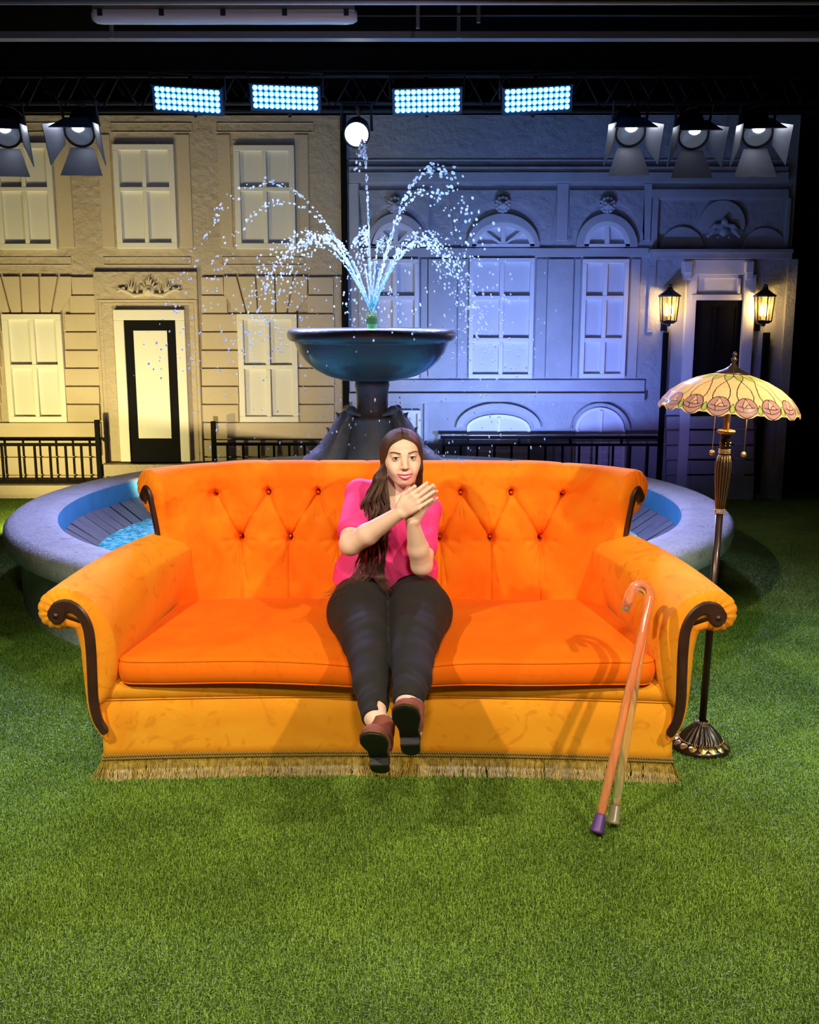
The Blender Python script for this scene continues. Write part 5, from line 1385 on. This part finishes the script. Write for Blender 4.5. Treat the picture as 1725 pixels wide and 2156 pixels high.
def hair_mat():
    m, nt, p = principled('brown_hair'); N, L = nt.nodes, nt.links; g = N.new('ShaderNodeNewGeometry')
    r = N.new('ShaderNodeValToRGB'); r.color_ramp.elements[0].color = (.040, .015, .009, 1); r.color_ramp.elements[1].color = (.12, .050, .028, 1); L.new(g.outputs['Random Per Island'], r.inputs['Fac']); L.new(r.outputs['Color'], p.inputs['Base Color'])
    p.inputs['Roughness'].default_value = .45; p.inputs['Specular IOR Level'].default_value = .5; return m
M['hair'] = hair_mat(); M['hair_under'] = mat('hair_under', (.028, .011, .007), .6)
WOM = empty('person', tuple(np.round(A(818, 1250, 3.95) * [1, 1, 0] + [0, 0, .49], 4)), label='long-haired person in pink top and black jeans sitting on the sofa, hands together', cat='person')

# head frame
yaw, pit = rad(7), rad(5)
fw = np.array([math.sin(yaw) * math.cos(pit), -math.cos(yaw) * math.cos(pit), math.sin(pit)])
rt = np.array([math.cos(yaw), math.sin(yaw), 0]); rl = rad(-1.5)
up = np.cross(rt, fw) * 1.0; up = up if up[2] > 0 else -up
rt, up = rt * math.cos(rl) - up * math.sin(rl), up * math.cos(rl) + rt * math.sin(rl)
HO = A(851.8, 964.5, 3.80) - fw * .078
def Hd(x, f_, z): return HO + rt * x + fw * f_ + up * z
HR = np.stack([rt, fw, up], 1)
def build_body():
    f = Field((-.36, 3.50, .56), (.19, 4.22, 1.31), .0042, ((-.115, .095, .0015), (3.55, 3.90, .0015), (.965, 1.29, .0015)))
    # skull and face
    E_ = lambda c, r, k=.01, op='add': f.ell(Hd(*c), r, HR, k, op)
    E_((0, -.020, .028), (.069, .086, .077), .01)
    E_((0, .022, -.020), (.0610, .058, .076), .02)
    E_((0, .036, .036), (.055, .045, .044), .02)
    E_((0, .040, -.072), (.036, .036, .030), .02)
    E_((0, .061, -.088), (.0175, .016, .0140), .014)
    for s in (-1, 1):
        f.cone(Hd(s * .040, .012, -.052), Hd(s * .015, .052, -.088), .019, .016, k=.022)
        E_((s * .037, .050, -.034), (.022, .021, .019), .016)
        E_((s * .050, .028, -.016), (.016, .024, .020), .02)
        f.cone(Hd(s * .011, .073, .015), Hd(s * .040, .058, .017), .0085, .0075, k=.016)
        E_((s * .0315, .086, .001), (.0165, .0140, .0105), .012, 'sub')
        E_((s * .0690, -.006, -.016), (.010, .020, .028), .006)
        # eyelids: a shell over the ball, opened by an almond
        E_((s * .0315, .0660, .0005), (.0148, .0146, .0146), .0035)
        E_((s * .0318, .0800, -.0003), (.0132, .0120, .0046), .0016, 'sub')
        E_((s * .0315, .0660, .0005), (.0124, .0124, .0124), .0006, 'sub')
    f.cone(Hd(0, .071, .010), Hd(0, .093, -.029), .0085, .0098, k=.016)
    E_((0, .0985, -.0345), (.0105, .0100, .0090), .006)
    for s in (-1, 1):
        E_((s * .0118, .0885, -.0370), (.0076, .0090, .0068), .0045)
        E_((s * .0060, .0975, -.0445), (.0034, .0048, .0026), .003, 'sub')
        E_((s * .0375, .0560, -.0500), (.012, .016, .016), .020)
    E_((0, .062, -.064), (.031, .021, .020), .014)
    f.chain([Hd(x, .0905 - 9 * x * x, -.0695 + 8.5 * x * x) for x in np.linspace(-.0285, .0285, 11)], [.0015, .0032, .0045, .0056, .0062, .0064, .0062, .0056, .0045, .0032, .0015], k=.002, op='sub')
    # neck and trunk
    nb = A(838, 1046, 3.97)
    f.cone(Hd(0, -.035, -.06), nb, .052, .054, k=.025)
    sR, sL = A(758, 1040, 3.97), A(900, 1074, 3.94)
    f.cone(sR, sL, .050, .050, k=.03); f.cone(nb, sR, .045, .045, k=.03); f.cone(nb, sL, .045, .045, k=.03)
    f.cone((sR + sL) / 2 + [0, .0, -.02], A(822, 1215, 4.03), .105, .12, k=.05)
    f.ell(A(822, 1090, 3.93), (.135, .09, .11), k=.04)
    # collar bones
    for s, e in ((-1, A(800, 1052, 3.885)), (1, A(868, 1066, 3.875))): f.cone(A(836, 1060, 3.868), e, .007, .006, k=.014)
    # her right arm (left in the photo)
    elR, wrR = A(738, 1146, 3.715), A(843, 1079, 3.625)
    f.chain([sR, sR * .5 + elR * .5, elR], [.053, .050, .043], k=.02)
    f.chain([elR, elR * .65 + wrR * .35 + [0, 0, -.004], wrR], [.041, .041, .0245], k=.012)
    elL, wrL = A(888, 1190, 3.74), A(868, 1097, 3.65)
    f.chain([sL, sL * .5 + elL * .5, elL], [.050, .047, .041], k=.02)
    f.chain([elL, elL * .62 + wrL * .38, wrL], [.040, .040, .024], k=.012)
    # hands pressed together, pointing up and to the photo's right
    def hand(wr, kn, mid_dir, nrm, thumb_side, bend, spread, curl):
        d = kn - wr; d /= np.linalg.norm(d); nrm = nrm - d * (nrm @ d); nrm /= np.linalg.norm(nrm); s = np.cross(d, nrm) * thumb_side
        # s points to the thumb side
        md = np.array(mid_dir, float); md /= np.linalg.norm(md)
        tips = []
        for i, (o, lk, ln) in enumerate(((.027, .078, .070), (.009, .083, .078), (-.009, .079, .072), (-.026, .071, .057))):
            k0 = wr + s * o * .55 + d * .006; k1 = wr + d * lk + s * o
            f.cone(k0, k1, .0135, .0098, k=.011)
            dd = md + s * (spread * (1.2 - i)) ; dd /= np.linalg.norm(dd)
            p = k1; r = .0088 - (.0006 if i == 3 else 0)
            for j, fr_ in enumerate((.44, .31, .25)):
                dd2 = dd + nrm * curl[i] * (j + .4); dd2 /= np.linalg.norm(dd2)
                q_ = p + dd2 * ln * fr_; f.cone(p, q_, r, r - .0008, k=.0022); p = q_; r -= .0008
            tips.append(p)
        tb = wr + s * .022 + d * .018; t1 = wr + s * .043 + d * .050 + nrm * .004; t2 = t1 + d * .030 + s * bend; t3 = t2 + d * .024 + s * bend * .3
        f.cone(tb, t1, .0155, .0115, k=.012); f.cone(t1, t2, .0105, .0092, k=.003); f.cone(t2, t3, .0092, .0072, k=.003)
        f.ell(wr + d * .045 + nrm * .004, (.026, .016, .026), k=.012)
        return tips, d, s
    Nn = np.array([.42, .82, .12]); Nn /= np.linalg.norm(Nn)   # from the near palm to the far palm
    k_near = A(882, 1051, 3.60); dnear = A(913, 1028, 3.60) - k_near
    hand(wrR, k_near, dnear, Nn, 1, .002, .03, (.03, .03, .06, .12))
    wl = wrL; kfar = A(886, 1056, 3.648); dfar = A(911, 1035, 3.635) - kfar
    hand(wl, kfar, dfar, -Nn, -1, .002, .03, (.03, .03, .05, .07))
    V1, Q1 = f.mesh(); V1 = relax_mesh(V1, Q1, .4)
    g = Field((-.36, 2.92, .22), (.16, 4.15, .72), .0065)
    for ch, rs in (LEG_L, LEG_R): g.chain([np.array(c) + [(-.012 if ch is LEG_L[0] else .012) , 0, 0] for c in ch[:-2]] + [np.array(c) for c in ch[-2:]], [r * .76 for r in rs[:-2]] + [r * .84 for r in rs[-2:]], k=.012)
    for fp in (FOOT_L, FOOT_R):
        Fo = foot_frame(*fp)
        g.chain([Fo(0, .03, .15), Fo(0, .035, .07), Fo(0, .12, .065), Fo(0, .19, .055)], [.034, .034, .028, .022], k=.012)
    g.ell(A(818, 1240, 4.0), (.17, .13, .12), k=.04)
    V2, Q2 = g.mesh()
    o = quads_obj('body', np.vstack([V1, V2]), np.vstack([Q1, Q2 + len(V1)]), M['skin'], WOM)
    return o
# legs: hip, mid thigh, knee, calf, ankle
LEG_L = ([A(768, 1250, 3.98), A(756, 1290, 3.78), A(771, 1345, 3.54), A(779, 1392, 3.40), A(782, 1442, 3.28), A(787, 1480, 3.19), A(790, 1512, 3.12)], [.116, .124, .092, .073, .063, .050, .045])
LEG_R = ([A(866, 1250, 3.97), A(884, 1290, 3.76), A(872, 1345, 3.52), A(868, 1390, 3.38), A(868, 1430, 3.27), A(862, 1460, 3.18), A(858, 1486, 3.13)], [.116, .126, .094, .075, .067, .054, .048])
def foot_frame(heel, fwd, roll=0):
    h = np.array(heel); y = np.array(fwd, float); y /= np.linalg.norm(y)
    x = np.cross(y, [0, 0, 1.0]); x /= np.linalg.norm(x); z = np.cross(x, y)
    x, z = x * math.cos(roll) + z * math.sin(roll), z * math.cos(roll) - x * math.sin(roll)
    fr = lambda a, b, c: h + x * a + y * b + z * c
    fr.M = np.stack([x, y, z], 1); fr.h = h
    return fr
FOOT_L = (A(803, 1628, 3.01), (-.11, -.70, .72), rad(-4)); FOOT_R = (A(867, 1590, 3.01), (-.10, -.60, .80), rad(-6))
BODY = build_body()
for o_ in (BODY,): pass

def to_world(o, fr):
    V = np.zeros(len(o.data.vertices) * 3, np.float32); o.data.vertices.foreach_get('co', V); V = V.reshape(-1, 3) @ fr.M.T + fr.h
    o.data.vertices.foreach_set('co', V.astype(np.float32).ravel()); o.data.update()
# boots
def boot(fp, name='ankle_boot'):
    fr = foot_frame(*fp)
    f = Field((-.07, -.03, -.01), (.07, .30, .20), .0032)
    f.ell((0, .040, .070), (.034, .040, .040), k=.01)
    f.chain([(0, .040, .085), (0, .034, .125), (0, .028, .160)], [.037, .0385, .042], k=.01)
    f.chain([(0, .050, .085), (0, .11, .068), (0, .165, .058), (0, .205, .052)], [.038, .034, .031, .027], k=.015)
    f.ell((0, .185, .050), (.043, .060, .026), k=.012); f.ell((.0, .10, .052), (.033, .06, .022), k=.012)
    f.half((0, 0, .0385), (0, 0, -1)); f.half((0, .028, .166), (0, -.15, 1)); f.cone((0, .030, .13), (0, .022, .20), .034, .038, k=.003, op='sub')
    f.displace(lambda X, Y, Z: .0012 * np.sin(Y * 90 + Z * 60) * np.exp(-((Y - .08) / .04) ** 2))
    up_ = f.build('boot_upper', M['suede'], None); to_world(up_, fr)
    def outline_(n=48):
        P_ = []
        for a in np.linspace(0, 2 * PI, n, endpoint=False):
            y = .122 - .128 * math.cos(a); t = (y + .006) / .256
            w = np.interp(t, [0, .06, .2, .45, .7, .88, .96, 1], [0.004, .024, .033, .031, .045, .040, .026, 0.004]); P_.append((math.copysign(w, math.sin(a)) if abs(math.sin(a)) > 1e-6 else 0, y))
        return P_
    out = outline_()
    def slab(z0, z1, sc, nm, mt, cond=None, par=None):
        pts = out if cond is None else cond
        n = len(pts); c = np.mean(pts, 0)
        rings = []
        for z, s_ in ((z0, .93), (z0 + .003, 1), (z1 - .001, 1), (z1, .97)): rings += [tuple(fr(c[0] + (x - c[0]) * s_ * sc, c[1] + (y - c[1]) * s_ * sc, z)) for x, y in pts]
        F = [(k * n + i, k * n + (i + 1) % n, (k + 1) * n + (i + 1) % n, (k + 1) * n + i) for k in range(3) for i in range(n)] + [tuple(range(n - 1, -1, -1)), tuple(range(3 * n, 4 * n))]
        return mesh_obj(nm, rings, F, mt, par, False)
    so = slab(.027, .0345, 1.0, 'boot_sole', M['sole'], None, up_)
    slab(.0345, .0415, 1.02, 'boot_welt', M['welt'], None, up_)
    heel = [(x, y) for x, y in [(-.029 * math.sin(a), .030 - .033 * math.cos(a)) for a in np.linspace(-PI * .62, PI * .62, 20)]]
    heel = heel[::-1] + [(.030, .066), (-.030, .066)] if False else [(-.030, .066)] + [(-.031 * math.cos(b), .030 - .034 * math.sin(b)) for b in np.linspace(0, PI, 18)] + [(.030, .066)]
    slab(.0, .028, 1.0, 'boot_heel', M['sole'], heel, up_)
    # sock ring
    V, F = lathe_geo([(.036, .155), (.0365, .168), (.0355, .176), (.034, .176)], 32); s2 = mesh_obj('sock', V, F, M['sock'], None)
    VV = np.array([v for v in V]); s2.data.vertices.foreach_set('co', ((VV + [0, .026, 0]) @ fr.M.T + fr.h).astype(np.float32).ravel()); s2.data.update()
    for q in (up_, s2): q.parent = WOM
    return up_
boot(FOOT_L); boot(FOOT_R)
# trousers
f = Field((-.40, 3.05, .30), (.20, 4.20, .78), .0045)
for ch, rs in (LEG_L, LEG_R): f.chain(ch, rs, k=.012)
f.ell(A(820, 1256, 4.03), (.195, .15, .100), k=.04)
def den(X, Y, Z):
    w = .0012 * np.sin(Y * 95 + Z * 30 + 3 * np.sin(X * 22)) * np.exp(-((Y - 3.52) / .10) ** 2)
    w = w + .0012 * np.sin(Y * 150 + 4 * np.sin(X * 30)) * np.exp(-((Y - 3.17) / .05) ** 2)
    return w + .0028 * np.sin((Y + np.abs(X + .09) * .9) * 75) * np.exp(-((Y - 3.80) / .07) ** 2) * (np.abs(X + .09) < .14)
f.displace(den)
# cut the hems square across each ankle
Xg, Yg, Zg = f.axes()
for (ch, rs), side in ((LEG_L, -1), (LEG_R, 1)):
    e = np.array(ch[-1]); d_ = e - np.array(ch[-2]); d_ /= np.linalg.norm(d_); e = e + d_ * (.004 if side < 0 else -.010)
    dist = (Xg - e[0]) * d_[0] + (Yg - e[1]) * d_[1] + (Zg - e[2]) * d_[2]
    near = ((Xg - e[0]) ** 2 + (Yg - e[1]) ** 2 + (Zg - e[2]) ** 2) < .10 ** 2
    f.g = np.where(near, np.maximum(f.g, dist), f.g).astype(np.float32)
f.build('trousers', M['jeans'], WOM)
# shirt
sR, sL = A(758, 1040, 3.97), A(900, 1074, 3.94); elR, elL = A(738, 1146, 3.715), A(888, 1190, 3.74)
f = Field((-.42, 3.62, .60), (.20, 4.25, 1.12), .0036)
nb = A(838, 1050, 3.97)
f.cone(sR, sL, .050, .050, k=.03); f.cone(nb, sR, .052, .054, k=.03); f.cone(nb, sL, .052, .054, k=.03)
f.cone((sR + sL) / 2 + [0, 0, -.02], A(818, 1190, 4.03), .115, .14, k=.05)
f.ell(A(820, 1105, 3.93), (.150, .10, .105), k=.04)
f.cone(A(770, 1195, 3.97), A(862, 1195, 3.97), .112, .112, k=.05); f.cone(A(753, 1222, 3.96), A(866, 1220, 3.96), .108, .108, k=.05)
for a_, b_, r1, r2, t in ((sR, elR, .053, .064, .74), (sL, elL, .052, .058, .66)):
    f.cone(a_, a_ + (b_ - a_) * t, r1, r2, k=.02)
def shw(X, Y, Z):
    return (.0045 * np.abs(np.sin((X * .6 + Z) * 33 + 4 * np.sin(X * 14 + 1))) + .0045 * np.abs(np.sin(X * 24 + 5 * np.sin(Z * 9)))) * np.clip((1.02 - Z) / .3, 0, 1)
f.displace(shw)
Xg, Yg, Zg = f.axes()
for a_, b_, t in ((sR, elR, .84), (sL, elL, .78)):
    d_ = b_ - a_; L_ = np.linalg.norm(d_); d_ = d_ / L_; e = a_ + d_ * L_ * t
    dist = (Xg - e[0]) * d_[0] + (Yg - e[1]) * d_[1] + (Zg - e[2]) * d_[2]
    near = ((Xg - e[0]) ** 2 + (Yg - e[1]) ** 2 + (Zg - e[2]) ** 2) < .095 ** 2
    f.g = np.where(near & (Yg < 3.86), np.maximum(f.g, dist), f.g).astype(np.float32)
f.half((0, 3.95, .664), (0, .22, -1)); f.ell(A(838, 1040, 3.88), (.062, .085, .062), k=.006, op='sub'); f.cone(nb + [0, -.03, .0], nb + [0, -.01, .16], .062, .075, k=.006, op='sub')
f.build('shirt', M['pink'], WOM)

# face details
def sph(name, c, r, mt, parent, seg=24, squash=(1, 1, 1)):
    V, F = lathe_geo([(math.sin(a) * r, -math.cos(a) * r) for a in np.linspace(0.001, PI - .001, 14)], seg, closed_ends=False)
    V = np.array(V) * squash; return mesh_obj(name, V @ HR.T + c, F, mt, parent)
for s in (-1, 1):
    ey = sph('eyeball', Hd(s * .0315, .0665, .0005), .0125, M['eyewhite'], BODY)
    look = Hd(s * .0315, .0665, .0005); dv = np.array([0, 0, 1.7]) - look; dv /= np.linalg.norm(dv)
    q = Vector((0, 0, 1)).rotation_difference(Vector(dv))
    for nm, r0, r1, mt in (('iris', .0058, .0124, M['iris']), ('pupil', .0026, .0127, M['pupil'])):
        V, F = lathe_geo([(r0, math.sqrt(.01252 ** 2 - r0 ** 2)), (r0 * .5, r1), (0, r1 + .0003)], 24, closed_ends=False)
        mesh_obj(nm, [tuple(np.array(q @ Vector(v)) + look) for v in V], F, mt, ey)
    def rim(t, up_=True): return Hd(s * (.0318 + .0134 * t), .0660 + math.sqrt(max(.0148 ** 2 - (.0134 * t) ** 2, 1e-6)) - .0006, -.0003 + (1 if up_ else -1) * .0047 * math.sqrt(max(0, 1 - t * t)))
    m = MB(); ts = np.linspace(-.98, 1.0, 17); m.tube([rim(t) for t in ts], [.0004 + .0009 * math.sqrt(max(0, 1 - t * t)) for t in ts], 6)
    for t in np.linspace(-.85, 1.0, 18):
        b0 = rim(t); m.tube([b0, b0 + fw * .003 + rt * s * .0012 * t + up * .0008, b0 + fw * .0042 + rt * s * .0028 * t + up * .0030], [.0005, .0004, .0001], 4)
    m.tube([rim(t, False) for t in ts], [.0002 + .0003 * math.sqrt(max(0, 1 - t * t)) for t in ts], 5)
    m.build('eyelashes', M['lash'], BODY, True)
    m = MB(); rg = random.Random(4)
    for i in range(190):
        t = rg.random(); x = .013 + .036 * t; z = .0165 + .0065 * math.sin(min(t * 1.45, 1.3) * 1.2) - .006 * max(0, t - .75) * 4 * .5 + rg.uniform(-.0010, .0010) * (1.15 - t); fy = .0895 - .0085 * (x / .03) ** 2.0
        b0 = Hd(s * x, fy - .003, z); m.tube([b0, Hd(s * (x + .004), fy - .0015, z + .0022), Hd(s * (x + .0075), fy - .0020, z + .0018 - .002 * t)], [.0008, .0008, .0003], 4)
    m.build('eyebrow', M['brow'], BODY, True)
def lip(z0, k, fo, r, nm, dipc):
    hw = .0305; xs = np.linspace(-hw, hw, 29); pts = []; rs = []
    for x in xs:
        t = x / hw; e = math.sqrt(max(0, 1 - t * t)); z = z0 + k * x * x - dipc * math.exp(-(x / .004) ** 2)
        pts.append(Hd(x, .0870 - 8.6 * x * x + fo * e, z)); rs.append(.0006 + r * e ** .9)
    m = MB(); m.tube(pts, rs, 12); return m.build(nm, M['lip'], BODY, True)
lip(-.0628, 4.6, .0012, .0018, 'upper_lip', .0009); lip(-.0782, 21.0, .0008, .0027, 'lower_lip', 0)
m = MB()
for i in range(-4, 5):
    x = i * .0048; w = .0023 if abs(i) < 3 else .0020; hh = .0046 - abs(i) * .00045
    c = Hd(x, .0830 - 9 * x * x, -.0688 + 5 * x * x); V = []
    for a in (-1, 1):
        for b in (-1, 1):
            for d in (-1, 1): V.append(tuple(c + rt * a * w + fw * b * .0018 + up * d * hh))
    m.add(V, [(0, 1, 3, 2), (4, 6, 7, 5), (0, 4, 5, 1), (2, 3, 7, 6), (0, 2, 6, 4), (1, 5, 7, 3)])
m.build('teeth', M['teeth'], BODY, bevel=.0008)

# hair: scalp cap plus strands falling from a centre parting
f = Field(tuple(HO - [.12, .13, .10]), tuple(HO + [.12, .13, .14]), .0030)
f.ell(Hd(0, -.022, .028), (.0725, .0890, .0810), HR, k=.01)
f.cone(Hd(0, -.06, -.02), Hd(0, -.065, -.09), .060, .05, k=.03)
for s in (-1, 1): f.cone(Hd(s * .048, -.015, .04), Hd(s * .063, -.004, -.05), .022, .012, k=.02)
f.ell(Hd(0, .075, -.022), (.0580, .070, .084), HR, k=.006, op='sub')
HAIR = f.build('hair', M['hair_under'], WOM)
rng = np.random.default_rng(21); VS, FS = [], []; nv = 0
def strand(pts, r, n=26, seg=4):
    global nv
    C = spline(pts, n); rs = r * np.interp(np.linspace(0, 1, n), [0, .1, .85, 1], [.6, 1, .9, .25])
    V, F = tube_geo([tuple(p) for p in C], list(rs), seg); VS.append(np.array(V)); FS.extend([tuple(i + nv for i in q) for q in F]); nv += len(V)
GF = np.array([(.001, .066, .073), (.022, .069, .066), (.045, .057, .048), (.060, .040, .020), (.067, .024, -.015), (.070, .018, -.055)])
GM = np.array([(.001, .005, .112), (.036, .004, .101), (.062, .000, .072), (.076, -.004, .028), (.079, -.008, -.022), (.078, -.010, -.062)])
GB = np.array([(.001, -.075, .092), (.040, -.075, .078), (.066, -.062, .048), (.076, -.048, .010), (.078, -.040, -.030), (.074, -.036, -.068)])
def scalp_path(s, a, lift):
    g = GF * (1 - a / .5) + GM * a / .5 if a < .5 else GM * (1 - (a - .5) / .5) + GB * (a - .5) / .5
    # swell towards the skull between the guides
    sw = .006 * math.sin(PI * ((a * 2) % 1))
    out = []
    for k, p in enumerate(g):
        c = np.array([0, -.02, .028]); d = p - c; d = d / np.linalg.norm(d); q_ = p + d * (lift + sw * (k < 4))
        out.append(Hd(s * q_[0], q_[1], q_[2]))
    return out
def px(x, y, Y): return A(x, y, Y)
for i in range(2900):
    s = -1 if rng.random() < .64 else 1
    a = rng.random() ** 1.0; r = rng.uniform(.0006, .0012)
    P_ = scalp_path(s, a, rng.uniform(-.001, .003)); front = rng.random()
    if s < 0 and front < .82:
        u = np.clip(rng.random() * .85 + .15 * (a), 0, 1)        # 0 next to the face .. 1 outer edge
        v = 1 - u; lock = int(u * 6.99) + 7 * int(rng.random() * 2); lr = (lock * 0.618) % 1
        ph = lr * 5 + rng.normal(0, .12); am = 3.5 + 4.5 * ((lock * .377) % 1); dd = .040 * rng.random()
        row = [(1000, 815, 787), (1018, 816, 783), (1036, 818, 772), (1052, 822, 765), (1068, 826, 763), (1084, 822, 763), (1100, 818, 764), (1120, 816, 764), (1140, 816, 764), (1162, 817, 760), (1186, 815, 752)]
        G = []
        for k, (y, xi, xo) in enumerate(row):
            g_ = min(1, k / 4); w = am * math.sin(k * 1.05 + ph) * g_
            # locks tighten towards their own middle as they fall
            uc = u * (1 - .45 * g_) + ((int(u * 6.99) + .5) / 7) * .45 * g_
            G.append(A(xi * (1 - uc) + xo * uc + w, y, 3.835 - .035 * min(1, k / 5) + dd * (1 - k * .06) + .012 * math.cos(k * 1.05 + ph) * g_))
        P_ = P_[:-1]
        if u > .40 and rng.random() < .30: G += [A(790 - 75 * (u - .3) + rng.normal(0, 5), 1215, 3.785), A(770 - 95 * (u - .3) + rng.normal(0, 6), 1238 + rng.uniform(-6, 6), 3.74), A(748 - 115 * (u - .3) + rng.normal(0, 9), 1262 + rng.uniform(-16, 12), 3.68)]
        elif u <= .40: G += [A(806 - 20 * u + rng.normal(0, 6), 1215, 3.79), A(806 + 14 * v + rng.normal(0, 10), 1236 + rng.uniform(-16, 16), 3.755)]
        stop = rng.random()
        if stop < .35: G = G[:-2]
        elif stop < .62: G = G[:-3]
        elif stop < .75: G = G[:-5]
        strand(P_ + G, r, 50)
    elif s > 0 and front < .55:
        u = rng.random()
        G = [A(879 + u * 11, 985, 3.84 + .03 * rng.random()), A(877 + u * 13, 1010, 3.86 + .03 * rng.random()), A(874 + u * 15, 1040, 3.885 + .03 * rng.random()), A(876 + u * 12, 1075, 3.93)]
        strand(P_ + G, r, 32)
    else:
        u = rng.uniform(-1, 1)
        G = [Hd(s * .066 + u * .01, -.060, -.10), A(840 + s * 28 + u * 10, 1060, 4.03), A(828 + u * 40, 1100, 4.12), A(828 + u * 40, 1150, 4.14)]
        strand(P_ + G, r, 30)
HS = mesh_obj('hair_strands', np.concatenate(VS), FS, M['hair'], HAIR)
# keep every piece of the person in place under the empty at her seat
def keep(root):
    inv = Matrix.Translation(Vector(root.location)).inverted()
    for c_ in root.children: c_.matrix_parent_inverse = inv
keep(WOM)
